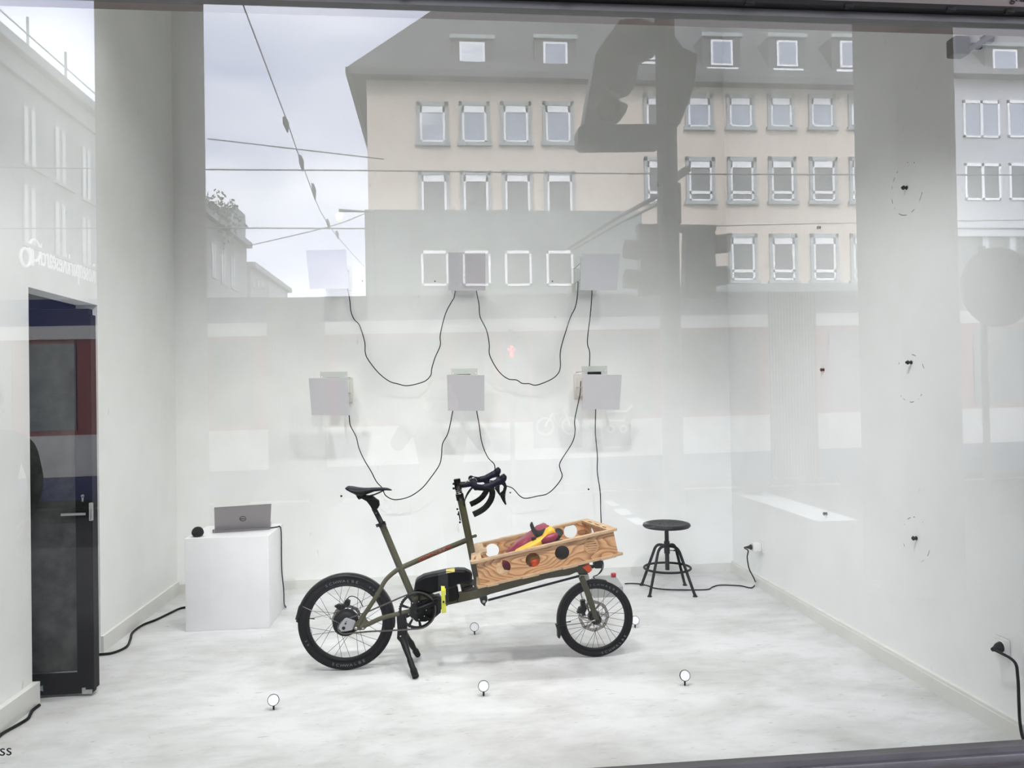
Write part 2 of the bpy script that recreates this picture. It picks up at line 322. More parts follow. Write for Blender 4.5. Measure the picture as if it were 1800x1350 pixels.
# ================================================================== the street behind the viewer (seen as the reflection in the pane)
ZP, ZR = -.17, -.26
def asphalt(n, a, b): return mat(n, a, .9, var=.2, vscale=3, c2=b)
struct(G().box((-60, -6.6, -1), (60, -.03, ZP)).build('floor_pavement', mat('pavement_slabs', (78, 77, 75), .9, var=.18, vscale=2)))
struct(G().box((-90, -200, -1), (90, -6.6, ZR)).build('floor_road', asphalt('asphalt', (44, 44, 46), (38, 38, 40))))
M_conc = mat('arcade_concrete', (118, 116, 112), .85, var=.1, vscale=3)
# the building above the shop, its arcade ceiling and pillars
struct(G().box((-14, -3.85, 4.62), (16, -.031, 10)).build('ceiling', M_conc))
for px0, px1 in ((170, 365), (1518, 1690)):
    a, b = st(px0 if px0 < 900 else 1583, 600, 3.2), st(366 if px0 < 900 else px1, 600, 3.8 if px0 < 900 else 3.2)
    o = G().box((a.x, -3.8, ZP), (b.x, -3.2, 4.62), bev=.015).build('arcade_pillar', M_conc)
    tag(o, 'square concrete arcade pillar mirrored '+('left of the sky gap' if px0 < 900 else 'between the beige and the white facade'), 'pillar', 'arcade pillars outside the shop')
def V2(x0, y0, x1, y1, D):
    """pixel rectangle on the plane D behind the pane -> real x0, x1, z bottom, z top"""
    p, q = st(x0, y1, D), st(x1, y0, D); return p.x, q.x, p.z, q.z
M_cream = mat('cream_render', (205, 190, 174), .85, var=.03)
M_surr = mat('grey_window_surround', (150, 156, 156), .8)
M_wht = mat('white_window_frame', (240, 240, 238), .5)
M_gl1 = mat('sky_painted_window_glass', (150, 158, 172), .08, spec=1.0, coat=.6)  # bluish sky reflection put into the pane colour
M_gl2 = mat('dark_window_glass', (84, 88, 90), .3, spec=.5)
M_roof = mat('dark_slate_roof', (82, 82, 84), .8, var=.2, vscale=1.5, stretch=(1, 1, 6))
M_clad = mat('grey_green_cladding', (104, 114, 112), .7, var=.04)
M_white = mat('white_facade', (176, 177, 180), .85, var=.03)
def window(par, x0, y0, x1, y1, D, kind='blue', surround=True, blind=.18, bars=0, low=0):
    X0, X1, Z0, Z1 = V2(x0, y0, x1, y1, D); y = -D; s = 1 if surround else 0
    f = G(); t = .13*s
    if s: f.box((X0, y-.02, Z0), (X0+t, y+.10, Z1)).box((X1-t, y-.02, Z0), (X1, y+.10, Z1)).box((X0, y-.02, Z1-t*1.4), (X1, y+.10, Z1)).box((X0-.08, y-.02, Z0-.05), (X1+.08, y+.18, Z0+t*.7))
    o = f.build('window', M_surr, par) if s else None
    a, b, c, d = X0+t, X1-t, Z0+t*.7, Z1-t*1.4; u = .09
    f = G().box((a, y, c), (a+u, y+.07, d)).box((b-u, y, c), (b, y+.07, d)).box((a, y, c), (b, y+.07, c+u)).box((a, y, d-u-blind), (b, y+.07, d))
    for k in range(bars): xx = a+(b-a)*(k+1)/(bars+1); f.box((xx-.06, y, c), (xx+.06, y+.07, d))
    if low: zz = c+(d-c)*low; f.box((a, y, zz-.06), (b, y+.07, zz+.06))
    fr = f.build('window_frame' if o else 'window', M_wht, o or par)
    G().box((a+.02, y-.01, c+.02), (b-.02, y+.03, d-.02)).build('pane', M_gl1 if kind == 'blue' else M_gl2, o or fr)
# --- cream building
D = 29.0
r = root('apartment_building', (8, -D, ZR), 'long cream building with dark hipped roof across the street, mirrored in the pane', 'building')
x0 = st(648, 400, D).x; x1 = st(1612, 400, D).x; ze = st(1000, 148, D).z; zg = st(1400, 500, D).z
G().box((x0, -D-12, ZR), (x1, -D, ze)).build('wall', M_cream, r)
G().box((x0+9, -D, ZR), (x1, -D+.25, zg)).build('ground_floor_front', mat('grey_shopfront', (120, 126, 126), .7), r)
ov = .75; zt = ze+.15
A = [(x0-ov, -D+ov, zt), (x1, -D+ov, zt), (x1, -D-12-ov, zt), (x0-ov, -D-12-ov, zt)]; R0 = (x0+6.2, -D-6, zt+8.2); R1 = (x1, -D-6, zt+8.2)
g = G().add(A+[R0, R1], [(0, 1, 5, 4), (2, 3, 4, 5), (3, 0, 4), (1, 2, 5), (3, 2, 1, 0)]); g.box((x0-ov, -D+ov-.14, zt-.22), (x1, -D+ov, zt+.05)); g.box((x0-ov, -D-12-ov, zt-.22), (x0-ov+.14, -D+ov, zt+.05))
g.build('roof', M_roof, r)
for (a, b) in ((733, 787), (807, 860), (880, 933), (954, 1007)):
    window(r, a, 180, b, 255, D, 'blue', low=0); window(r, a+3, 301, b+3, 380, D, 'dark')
for i, (a, b) in enumerate(((1131, 1180), (1204, 1252), (1277, 1325), (1349, 1395), (1421, 1467), (1491, 1537))):
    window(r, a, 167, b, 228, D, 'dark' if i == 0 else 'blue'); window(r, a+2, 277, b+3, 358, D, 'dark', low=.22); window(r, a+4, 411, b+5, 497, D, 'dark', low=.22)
def dormer(par, x0_, y0_, x1_, y1_, D_, mr):
    X0, X1, Z0, Z1 = V2(x0_, y0_, x1_, y1_, D_); y = -D_
    d = G().add([(X0-.45, y, Z0-.1), (X1+.45, y, Z0-.1), (X1+.45, y, Z1+.25), (X0-.45, y, Z1+.25), (X0-.45, y-3, Z0-.1), (X1+.45, y-3, Z0-.1), (X1+.45, y-3, Z1+.45), (X0-.45, y-3, Z1+.45)], [(0, 1, 2, 3), (1, 5, 6, 2), (4, 0, 3, 7), (3, 2, 6, 7)]).build('dormer', mr, par)
    G().box((X0-.5, y, Z1+.2), (X1+.5, y+.16, Z1+.36)).build('dormer_eave', M_surr, d); G().box((X0-.3, y, Z0-.22), (X1+.3, y+.12, Z0-.12)).build('dormer_sill', M_wht, d)
    G().box((X0-.09, y, Z0), (X1+.09, y+.06, Z1+.09)).build('window_frame', M_wht, d)
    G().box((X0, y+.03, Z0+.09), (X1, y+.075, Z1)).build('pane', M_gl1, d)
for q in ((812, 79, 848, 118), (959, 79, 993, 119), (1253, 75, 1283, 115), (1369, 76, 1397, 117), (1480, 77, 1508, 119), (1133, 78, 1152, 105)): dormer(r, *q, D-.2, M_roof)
G().box((x0-ov+2.0, -D-.2, zt+.4), (x0-ov+2.9, -D-.1, zt+1.0)).build('roof_rail', M_wht, r)
# --- grey clad projecting block
D2 = 27.6
r = root('projecting_annex', (2, -D2, ZR), 'grey green clad projecting block with white windows, mirrored below the cream building', 'building')
X0, X1, Z0, Z1 = V2(643, 371, 1128, 520, D2)
G().box((X0, -D2-1.39, ZR), (X1, -D2, Z1)).build('wall', M_clad, r)
g = G()
for p in (716, 808, 890, 965, 1045): x = st(p, 400, D2).x; g.box((x-.015, -D2, 1), (x+.015, -D2+.012, Z1))
g.build('cladding_joint', M_surr, r)
for a, b in ((741, 788), (814, 862), (888, 934), (961, 1007)): window(r, a, 441, b, 503, D2, 'dark', surround=False, blind=.03)
# --- white building at the right
D3 = 29.0
r = root('white_building', (30, -D3, ZR), 'white building with two-pane windows and pilasters, mirrored at the far right', 'building')
xa, xb = st(1620, 400, D3).x, st(2150, 400, D3).x; zc = st(1740, 140, D3).z
G().box((xa, -D3-11, ZR), (xb, -D3, zc)).build('wall', M_white, r)
G().add([(xa, -D3+.6, zc), (xb, -D3+.6, zc), (xb, -D3-6, zc+8), (xa, -D3-6, zc+8), (xa, -D3-11, zc), (xb, -D3-11, zc)], [(0, 1, 2, 3), (3, 2, 5, 4), (0, 3, 4), (1, 5, 2), (4, 5, 1, 0)]).build('roof', mat('grey_tile_roof', (112, 112, 114), .8, var=.15), r)
for a in (1693, 1771, 1850, 1930):
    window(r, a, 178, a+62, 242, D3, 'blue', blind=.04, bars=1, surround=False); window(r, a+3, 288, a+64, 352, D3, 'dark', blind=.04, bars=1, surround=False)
dormer(r, 1748, 92, 1783, 127, D3-.2, M_roof); dormer(r, 1850, 93, 1885, 128, D3-.2, M_roof)
zk = st(1740, 418, D3).z
G().box((xa, -D3, zk), (xb, -D3+.35, zk+.28)).box((xa, -D3, zk+.4), (xb, -D3+.22, zk+.5)).build('cornice', M_white, r)
G().box((xa, -D3-.0, ZR+.3), (xb, -D3+.03, zk)).build('shop_glazing', M_gl2, r)
for a in (1728, 1775, 1830): x = st(a, 450, D3).x; G().box((x-.14, -D3, ZR), (x+.14, -D3+.2, zk)).build('pilaster', M_white, r)
# --- row receding on the left
XW = -13.8
def sxw(px, py): p = xw(px, py, XW); return Vector((XW, -p.y, p.z))
M_off = mat('office_render', (150, 152, 152), .85, var=.04)
def sidewin(par, pa, pb, yt, yb):
    a, b = sxw(pa, yt), sxw(pb, yt); zb = sxw(pa, yb).z; zt_ = a.z; y0_, y1_ = min(a.y, b.y), max(a.y, b.y); w_ = y1_-y0_
    f = G().box((XW-.05, y0_, zb), (XW+.02, y1_, zt_)).build('window', M_gl2, par)
    g = G()
    for t in (.60, .93): g.box((XW-.02, y0_+w_*t-.22, zb), (XW+.05, y0_+w_*t, zt_))
    g.build('window_casement', M_wht, f); G().box((XW-.02, y0_-.05, zb-.12), (XW+.10, y1_+.05, zb)).build('window_sill', M_surr, f)
r = root('office_building', (XW, -28, ZR), 'grey office building with white lettering on its side, mirrored at the far left', 'building')
a, b = sxw(-260, 60), sxw(174, 60); zo = sxw(0, 72).z
G().box((XW-12, b.y, ZR), (XW, a.y, zo)).build('wall', M_off, r)
G().box((XW-12, b.y-.1, zo), (XW+.35, a.y+.1, zo+.35)).box((XW-12, b.y, zo-.75), (XW+.15, a.y, zo-.6)).build('cornice', M_surr, r)
G().tube([(XW-.1, b.y, zo+1.1), (XW-.1, a.y, zo+1.1)], .03, 6).build('roof_rail', M_surr, r)
g = G()
for t in (.2, .4, .6, .8): yy = b.y+(a.y-b.y)*t; G().tube([(XW-.1, yy, zo+.3), (XW-.1, yy, zo+1.7)], .05, 6).build('rail_post', M_surr, r)
for pa, pb in ((-60, -15), (38, 76), (94, 127), (142, 167)):
    sidewin(r, pa, pb, {-60: 100, 38: 182, 94: 220, 142: 256}[pa], {-60: 210, 38: 282, 94: 315, 142: 345}[pa])
    sidewin(r, pa, pb, {-60: 260, 38: 322, 94: 352, 142: 380}[pa], {-60: 380, 38: 425, 94: 446, 142: 462}[pa])
# lettering: starts at the far end, reads toward the shop
p0, p1 = sxw(166.7, 497), sxw(66.7, 461); ln = p1.y-p0.y
Mt = Matrix(((0, 0, 1, XW+.03), (1, 0, 0, p0.y), (0, 1, 0, (p0.z+p1.z)/2-.05), (0, 0, 0, 1)))
gt = G().text('RosenparkResearch', 1.0, Matrix.Identity(4), .01); wd = max(v.x for v in gt.v); k = ln/wd
g = G(); g.add([Mt @ Vector((v.x*k, v.y*k*2.0, v.z)) for v in gt.v], gt.f)
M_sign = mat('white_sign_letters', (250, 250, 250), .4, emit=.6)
g.build('sign_lettering', M_sign, r)
q = sxw(52, 448); g = G(); g.ring((XW+.04, q.y-.25, q.z+.2), (1, 0, 0), .36, .05, 28, 6); g.ring((XW+.04, q.y+.35, q.z-.15), (1, 0, 0), .30, .05, 28, 6); g.box((XW+.02, q.y-.15, q.z-.35), (XW+.07, q.y-.05, q.z+.35))
g.build('sign_emblem', M_sign, r)
def house(name, label, pa, pb, ytop, m_, rf=None):
    a, b = sxw(pa, ytop), sxw(pb, ytop); r = root(name, (XW, b.y, ZR), label, 'building')
    G().box((XW-11, b.y, ZR), (XW, a.y, a.z)).build('wall', m_, r)
    G().box((XW-11, b.y-.1, a.z), (XW+.4, a.y+.1, a.z+.4)).build('cornice', M_surr, r); return r, a, b
r, a, b = house('side_building', 'grey building with roof terrace plants, mirrored just right of the left pillar', 300, 432, 334, M_off)
G().box((XW-11, b.y+1, a.z+.4), (XW-1.2, a.y, a.z+2.2)).build('penthouse', M_surr, r)
for pa in (371, 388, 405): sidewin(r, pa, pa+11, {371: 425, 388: 440, 405: 450}[pa], {371: 484, 388: 496, 405: 504}[pa])
g = G(); c = sxw(386, 366)
for i in range(420):
    v = Vector((random.gauss(0, .5), random.gauss(0, 1.2), random.gauss(0, .7))); d = Vector((random.uniform(-1, 1), random.uniform(-1, 1), random.uniform(-1, 1))).normalized()*.16; e_ = d.orthogonal().normalized()*.10
    p = c+v+Vector((0, 0, -.6)); g.add([p-d, p+e_, p+d, p-e_], [(0, 1, 2, 3)])
for i in range(7): g.tube([c+Vector((0, (i-3)*.3, -2.1)), c+Vector((random.uniform(-.3, .3), (i-3)*.5, random.uniform(-.4, .6)))], [.05, .015], 5)
tag(g.build('roof_shrub', mat('leaf_green', (92, 104, 88), .8)), 'leafy shrub on the roof edge mirrored right of the left pillar', 'shrub')
r, a, b = house('town_house', 'lower pitched-roof town house further down the street, mirrored', 440, 470, 470, M_off)
G().add([(XW, a.y, a.z), (XW, b.y, a.z), (XW-4, b.y, a.z+3.4), (XW-4, a.y, a.z+3.4), (XW-11, a.y, a.z), (XW-11, b.y, a.z)], [(0, 1, 2, 3), (3, 2, 5, 4), (0, 3, 4), (1, 5, 2)]).build('roof', M_roof, r)
G().box((XW-2.5, b.y+3, a.z+1), (XW-1, b.y+5.5, a.z+4.6)).build('chimney', M_surr, r)
for pa in (444, 452, 459): sidewin(r, pa, pa+5, 492, 503)
r, a, b = house('distant_building', 'distant building with balcony at the end of the street, mirrored', 472, 505, 492, M_white)
# --- tram
DT = 9.5
def tz(level, x):
    yl, yr = level; p, q = st(372, yl, DT), st(1165, yr, DT); return p.z+(q.z-p.z)*(x-p.x)/(q.x-p.x)
LV = dict(roof=(523, 514), wt=(568.7, 555.5), wb=(592, 577.5), gt=(600, 586), gb=(749, 726), pt=(758, 734.5), pb=(829, 799.5), sk=(872, 847))
def tx(px): return st(px, 690, DT).x
M_tw = mat('tram_white', (245, 242, 236), .35, coat=.3); M_tr = mat('tram_red', (158, 30, 38), .35, coat=.3); M_tb = mat('tram_blue', (38, 44, 112), .4, coat=.3)
M_tg = mat('tram_window_glass', (52, 62, 62), .06, spec=.9); M_bel = mat('grey_bellows', (112, 114, 114), .8); M_tgr = mat('tram_roof_grey', (110, 116, 124), .6)
def band(xa, xb, lo, hi, y0, y1, g=None):
    g = g or G(); z = lambda l, x: tz(LV[l], x)
    v = [(xa, y0, z(lo, xa)), (xb, y0, z(lo, xb)), (xb, y1, z(lo, xb)), (xa, y1, z(lo, xa)), (xa, y0, z(hi, xa)), (xb, y0, z(hi, xb)), (xb, y1, z(hi, xb)), (xa, y1, z(hi, xa))]
    return g.add(v, [(0, 3, 2, 1), (4, 5, 6, 7), (0, 1, 5, 4), (1, 2, 6, 5), (2, 3, 7, 6), (3, 0, 4, 7)])
tr = root('tram', (tx(900), -DT-1.2, ZR), 'white, red and blue tram standing in the street, mirrored across the middle of the pane', 'tram')
y0, y1 = -DT-2.4, -DT
for i, (pa, pb, wins) in enumerate(((-420, 470, ((-330, -180), (-150, 20), (42, 133), (180, 350), (371, 445))), (573, 1353, ((594, 781), (800, 868), (884, 930), (940, 1000), (1030, 1150), (1172, 1335))), (1438, 2300, ((1460, 1520), (1540, 1690), (1715, 1900), (1930, 2100))))):
    xa, xb = tx(pa), tx(pb)
    c = band(xa, xb, 'sk', 'wt', y0, y1-.03).build('carriage', M_tr, tr)
    band(xa, xb, 'wb', 'wt', y1-.03, y1).build('roof_band', M_tw, c); band(xa, xb, 'pb', 'pt', y1-.03, y1).build('side_panel', M_tw, c); band(xa, xb, 'sk', 'pb', y1-.03, y1-.004).build('skirt', M_tb, c)
    band(xa, xb, 'wt', 'roof', y0+.3, y1-.02).build('roof_cover', mat('tram_roof_blue', (60, 66, 120), .5) if i == 0 else M_tgr, c)
    for wa, wb in wins: band(tx(wa), tx(wb), 'gb', 'gt', y1-.03, y1-.012).build('window', M_tg, c)
    if i == 1:
        for p in (640, 768, 950, 1040): 
            x = tx(p); G().lathe((x, y1, tz(LV['pt'], x)-.1), (0, 1, 0), [(.05, 0), (.05, .012)], 16).build('cover_cap', M_bel, c)
        for wa, wb, kind in ((936, 1022, 'b'), (1058, 1108, 'p')):
            X0, X1 = tx(wa), tx(wb); zb = tz(LV['pt'], X0); s = G().box((X0, y1-.01, zb-.42), (X1, y1+.003, zb+.30)).build('sticker', mat('grey_sticker', (130, 132, 132), .5), c)
            cx = (X0+X1)/2; g = G(); yy = y1+.006; z0 = zb-.08
            if kind == 'b':
                g.ring((cx-.2, yy, z0), (0, 1, 0), .13, .02, 24, 6, .2); g.ring((cx+.2, yy, z0), (0, 1, 0), .13, .02, 24, 6, .2)
                g.tube([(cx-.2, yy, z0), (cx-.08, yy, z0+.2), (cx+.1, yy, z0+.2), (cx, yy, z0), (cx-.08, yy, z0+.2)], .018, 5); g.tube([(cx+.2, yy, z0), (cx+.1, yy, z0+.26), (cx+.16, yy, z0+.3)], .018, 5)
            else:
                g.ring((cx-.1, yy, z0-.08), (0, 1, 0), .05, .02, 18, 6, .2); g.ring((cx+.1, yy, z0-.08), (0, 1, 0), .05, .02, 18, 6, .2)
                g.tube([(cx-.16, yy, z0+.2), (cx-.12, yy, z0+.06), (cx+.12, yy, z0+.06), (cx+.16, yy, z0+.2), (cx-.16, yy, z0+.2)], .018, 5); g.tube([(cx+.16, yy, z0+.2), (cx+.26, yy, z0+.3)], .018, 5)
            g.build('pictogram', M_tw, s)
for pa, pb in ((470, 573), (1353, 1438)):
    xa, xb = tx(pa), tx(pb); n = 16; g = G()
    for k in range(n):
        a = xa+(xb-xa)*k/n; b_ = xa+(xb-xa)*(k+.55)/n; band(a, b_, 'sk', 'roof', y0+.1, y1-.06, g); band(b_, xa+(xb-xa)*(k+1)/n, 'sk', 'roof', y0+.14, y1-.11, g)
    g.build('bellows', M_bel, tr)
for px in (-100, 300, 660, 1250, 1600, 2100):
    for s in (-1, 1):
        x = tx(px)+s*.8; G().lathe((x, -DT-.35, ZR+.36), (0, 1, 0), [(.36, 0), (.36, .1)], 24).build('wheel', M_black, tr)
# --- road markings
M_mark = mat('road_paint', (225, 225, 222), .7)
def sg(px, py, z): p = fl(px, py, z); return (p.x, -p.y, z)
def marking(pts, label, grp=None):
    n = len(pts); lo = [sg(a, b, ZR+.001) for a, b in pts]; hi = [(x, y, z+.004) for x, y, z in lo]
    tag(G().add(lo+hi, [tuple(range(n, 2*n)), tuple(range(n-1, -1, -1))]+[(i, (i+1) % n, n+(i+1) % n, n+i) for i in range(n)]).build('road_marking', M_mark), label, 'road marking', grp)
marking([(-300, 906), (2100, 829), (2100, 832), (-300, 910)], 'long thin white line along the tram, mirrored')
for i, q in enumerate(([(1062, 881), (1074, 880), (1090, 889), (1074, 890)], [(1078, 896), (1100, 894), (1112, 904), (1092, 906)], [(1101, 912), (1121, 909), (1141, 921), (1120, 924)], [(1128, 928), (1150, 926), (1176, 941), (1150, 944)])):
    marking(q, 'white dash of the broken line, '+('smallest and nearest the tram', 'second from the tram', 'third from the tram', 'largest, mirrored beside the stool')[i], 'white dashes on the road')
marking([(1283, 866), (1324, 859), (1534, 922), (1534, 945), (1440, 918), (1368, 893)], 'broad white slanting road marking mirrored on the right wall')
# --- traffic signal
DS = 4.5
M_sig = mat('signal_grey', (92, 96, 94), .6); M_sigd = mat('signal_dark', (72, 75, 74), .6)
def spoly(g, pts, D_, t): return g.poly([((lambda p: (p.x, p.z))(st(a, b, D_))) for a, b in pts], t, XZ(-D_))
pb = st(1181, 690, DS)
ts = root('traffic_signal', (pb.x, -DS, ZP), 'grey traffic signal post with several lamp heads, mirrored right of centre', 'traffic light')
G().cyl((pb.x, -DS, ZP), (pb.x, -DS, 5.6), .098, .09, 20).build('post', M_sig, ts)
spoly(G(), [(1013, 232), (1020, 226), (1158, 224), (1168, 232), (1166, 252), (1156, 261), (1022, 263), (1013, 255)], DS, .2).build('sign_box', M_sig, ts)
spoly(G(), [(1022, 226), (1044, 100), (1085, 45), (1120, 42), (1150, 52), (1153, 92), (1122, 108), (1110, 160), (1088, 168), (1082, 184), (1099, 192), (1096, 204), (1072, 224)], DS+.05, .22).build('lamp_head', M_sig, ts)
g = G()
for a, b, rr in ((1065, 200, .10), (1078, 145, .10), (1095, 90, .10)): q = st(a, b, DS); g.lathe((q.x, -DS+.05, q.z), (0, 1, 0), [(rr, 0), (rr, .14), (rr*.85, .14), (rr*.8, .04)], 20)
g.build('visor', M_sigd, ts)
spoly(G(), [(1166, 60), (1190, 95), (1216, 108), (1212, 160), (1187, 227), (1168, 226)], DS, .3).build('lamp_head', M_sig, ts)
for pts, nm in (([(1159, 325), (1193, 325), (1194, 395), (1158, 395)], 'control_box'), ([(1122, 404), (1160, 402), (1160, 520), (1124, 520)], 'lamp_head'), ([(1203, 404), (1252, 406), (1255, 525), (1200, 522)], 'lamp_head'), ([(1120, 396), (1255, 398), (1255, 408), (1120, 406)], 'bracket')):
    spoly(G(), pts, DS+(.0 if nm == 'control_box' else .1), .13).build(nm, M_sig, ts)
g = G()
for a, b, s in ((1122, 440, -1), (1122, 492, -1), (1255, 430, 1), (1255, 486, 1)):
    q = st(a, b, DS+.1); g.lathe((q.x, -DS-.1, q.z), (s, 0, .1), [(.09, 0), (.09, .13), (.075, .13), (.07, .03)], 18)
g.build('visor', M_sigd, ts)
g = G(); A = lambda a, b, D_: st(a, b, D_); g.tube([A(1175, 335, DS), A(1090, 380, 7), A(1000, 436, 11)], .025, 6); g.tube([A(1175, 350, DS), A(1090, 392, 7), A(1010, 438, 11)], .015, 6); g.tube([A(1180, 318, DS), A(1196, 306, 4.6), A(1208, 298, 4.7)], .04, 6)
g.build('stay_arm', M_sig, ts)
# pedestrian signal and its red man
q = st(899, 619, 7.5)
ps = root('pedestrian_signal', (q.x, -7.5, ZR), 'small pedestrian light showing a red man, mirrored above the middle', 'traffic light')
G().cyl((q.x, -7.56, ZR), (q.x, -7.56, q.z+.3), .03).build('post', M_sig, ps)
G().box((q.x-.09, -7.62, q.z-.12), (q.x+.09, -7.5, q.z+.14), bev=.01).build('lamp_head', M_sig, ps)
M_red = mat('lit_red_man', (255, 30, 40), .5, emit=22)
y = -7.49; g = G(); g.lathe((q.x, y, q.z+.065), (0, 1, 0), [(.016, 0), (.016, .006)], 12).box((q.x-.016, y, q.z-.0), (q.x+.016, y+.006, q.z+.05)).box((q.x-.045, y, q.z+.025), (q.x+.045, y+.006, q.z+.043)).box((q.x-.017, y, q.z-.07), (q.x-.003, y+.006, q.z)).box((q.x+.003, y, q.z-.07), (q.x+.017, y+.006, q.z))
g.build('red_man', M_red, ps)
# round sign seen from behind
q = st(1752, 505, 4.2); r = root('round_sign', (q.x, -4.2, ZP), 'large round sign seen from behind, mirrored at the right edge', 'sign')
G().lathe((q.x, -4.2, q.z), (0, 1, 0), [(.355, 0), (.37, .01), (.37, .03), (.36, .04)], 48).build('disc', mat('sign_back_dark', (44, 46, 48), .8, spec=.2), r); G().cyl((q.x-.1, -4.25, ZP), (q.x-.1, -4.25, q.z+.39), .03).build('post', M_sig, r)
# street lamp
q = st(596, 385, 20); r = root('street_lamp', (q.x+1, -20, ZR), 'lit street lamp globe on a horizontal arm, mirrored above the tram wires', 'lamp')
G().lathe(q+Vector((0, 0, .3)), (0, 0, -1), [(.02, .1), (.09, .16), (.11, .26), (.07, .34), (.0, .37)], 16).build('globe', mat('lit_lamp_globe', (255, 240, 200), .4, emit=5), r)
e_ = st(660, 386, 20); G().tube([q+Vector((0, 0, .25)), (e_.x, -20, q.z+.2), (e_.x, -20, ZR)], .05, 6).build('lamp_arm', M_sig, r)
# overhead wires
M_wire = mat('overhead_wire', (70, 72, 74), .6)
def wire(pts, r_, label): return tag(G().tube(cat([st(*p) for p in pts], 4), r_, 5).build('overhead_wire', M_wire), label, 'wire')
o = wire([(424, 0, 5.6), (505, 215, 9.5), (530, 285, 12), (577, 395, 18.7), (648, 477, 26.5)], .009, 'steep overhead wire with clamps running away through the sky reflection')
g = G()
for a, b, D_, L_ in ((503, 217, 9.5, .2), (530, 285, 12, .25), (552, 335, 14, .3), (577, 393, 18.7, .25), (593, 412, 20, .2)):
    q = st(a, b, D_); g.tube([q+Vector((-.03, 0, L_*.5)), q+Vector((0, 0, .0)), q+Vector((.02, 0, -L_*.7))], [.025, .05, .01], 6)
g.build('clamp', M_wire, o)
wire([(-200, 292, 9), (365, 298, 9), (650, 300, 9), (1200, 306, 9), (1900, 308, 9)], .011, 'upper level span wire crossing the whole reflection')
wire([(-200, 402, 14), (365, 401, 14), (650, 402, 14)], .015, 'lower level span wire ending at the grey block')
wire([(365, 244, 12), (675, 280, 12)], .012, 'slightly sloping wire in the upper sky reflection')
wire([(420, 436, 18), (577, 399, 18), (645, 374, 18)], .014, 'rising wire crossing the lower sky reflection')
wire([(1190, 399, 10), (1500, 392, 10), (1900, 385, 10)], .009, 'thin wire in front of the right half of the cream facade')
# ================================================================== things in the room
M_metal = mat('brushed_steel', (170, 170, 172), .3, 1.0)
M_blk = mat('black_plastic', (10, 10, 11), .5, spec=.25)
M_cab = mat('black_cable', (7, 7, 8), .5, spec=.2)
M_wp = mat('white_plastic', (228, 228, 226), .4)
# --- door leaf standing across the doorway
X1 = -1.733; X0 = -2.5; yd = 1.585; z0, z1 = .014, st(100, 543, 1.585).z
dl = root('door_leaf', (X1, yd, 0), 'black framed glass door leaf standing open across the doorway at the left', 'door')
M_df = mat('black_door_frame', (7, 7, 9), .6, spec=.25); M_dg = mat('dusty_black_door_glass', (78, 80, 79), .6, var=.6, vscale=7, c2=(46, 48, 48), spec=.2)
gx0, gx1 = at(45, 900, yd).x, at(133, 900, yd).x; gz0, gz1 = at(100, 1184, yd).z, at(100, 596, yd).z
g = G(); g.box((X0, yd, z0), (X1, yd+.045, gz0)); g.box((X0, yd, gz1), (X1, yd+.045, z1)); g.box((gx1, yd, gz0), (X1, yd+.045, gz1)); g.box((X0, yd, gz0), (gx0, yd+.045, gz1)); g.box((X1-.03, yd-.008, z0+.02), (X1+.012, yd+.05, z1-.03))
g.build('door_frame', M_df, dl)
G().box((gx0, yd+.012, gz0), (gx1, yd+.03, gz1)).build('door_glass', M_dg, dl)
G().box((gx0, yd+.005, gz0), (gx1, yd+.012, gz0+.006)).box((gx0+.17, yd-.01, .90), (X1-.02, yd, .912)).build('door_bar', M_metal, dl)
p = at(147, 875, yd); g = G(); g.cyl((p.x, yd-.012, p.z+.01), (p.x, yd, p.z+.01), .008); g.box((p.x-.004, yd-.012, p.z-.018), (p.x+.004, yd, p.z+.01)); g.build('lock_cylinder', M_metal, dl)
p = at(163, 893, yd); G().box((p.x-.008, yd-.03, p.z-.06), (p.x+.008, yd-.008, p.z+.03), bev=.004).build('door_latch', M_metal, dl)
p = at(155, 1216, yd); G().box((p.x-.027, yd-.006, z0-.002), (p.x+.02, yd+.0, z0+.028)).build('corner_bracket', mat('worn_aluminium', (190, 190, 188), .5, .6, var=.3, vscale=30), dl)
p = at(65, 1210, yd); G().add([(p.x-.03, yd-.002, p.z+.02), (p.x-.005, yd-.004, p.z), (p.x+.028, yd-.002, p.z+.014), (p.x+.03, yd-.002, p.z-.016), (p.x-.004, yd-.004, p.z-.006), (p.x-.028, yd-.002, p.z-.018)], [(0, 1, 4, 5), (1, 2, 3, 4)]).build('torn_sticker', mat('pale_blue_paper', (140, 160, 180), .7), dl)
# --- pedestal, laptop, microphone
pz = at(323, 947, 2.6).z
tag(G().box((-1.605, 2.6, 0), (-1.088, 3.075, pz), bev=.003).build('pedestal', mat('pedestal_paint', (236, 236, 238), .7, var=.05, vscale=6)), 'white box pedestal standing on the floor and carrying the laptop', 'pedestal')
lp = root('laptop', (-1.28, 2.8, pz), 'open grey laptop seen from behind on the white pedestal', 'laptop')
M_lap = mat('grey_aluminium', (148, 144, 146), .32, .8)
a, b, c, d = at(376.5, 893, 2.70), at(477, 886.5, 2.76), at(475, 934.5, 2.84), at(377.5, 938.5, 2.78)
def slab(g, q, th, r=.0):
    n_ = (q[1]-q[0]).cross(q[3]-q[0]).normalized()*th; v = q+[p+n_ for p in q]
    return g.add(v, [(0, 1, 2, 3), (7, 6, 5, 4), (0, 4, 5, 1), (1, 5, 6, 2), (2, 6, 7, 3), (3, 7, 4, 0)])
c.z = d.z = pz+.012
slab(G(), [a, b, c, d], .006).build('lid', M_lap, lp)
e1 = Vector((d.x, d.y, pz+.001)); e2 = Vector((c.x, c.y, pz+.001)); back = Vector((-(c-d).y, (c-d).x, 0)).normalized()*.24
slab(G(), [e1, e2, e2+back, e1+back], .014).build('keyboard_base', M_lap, lp)
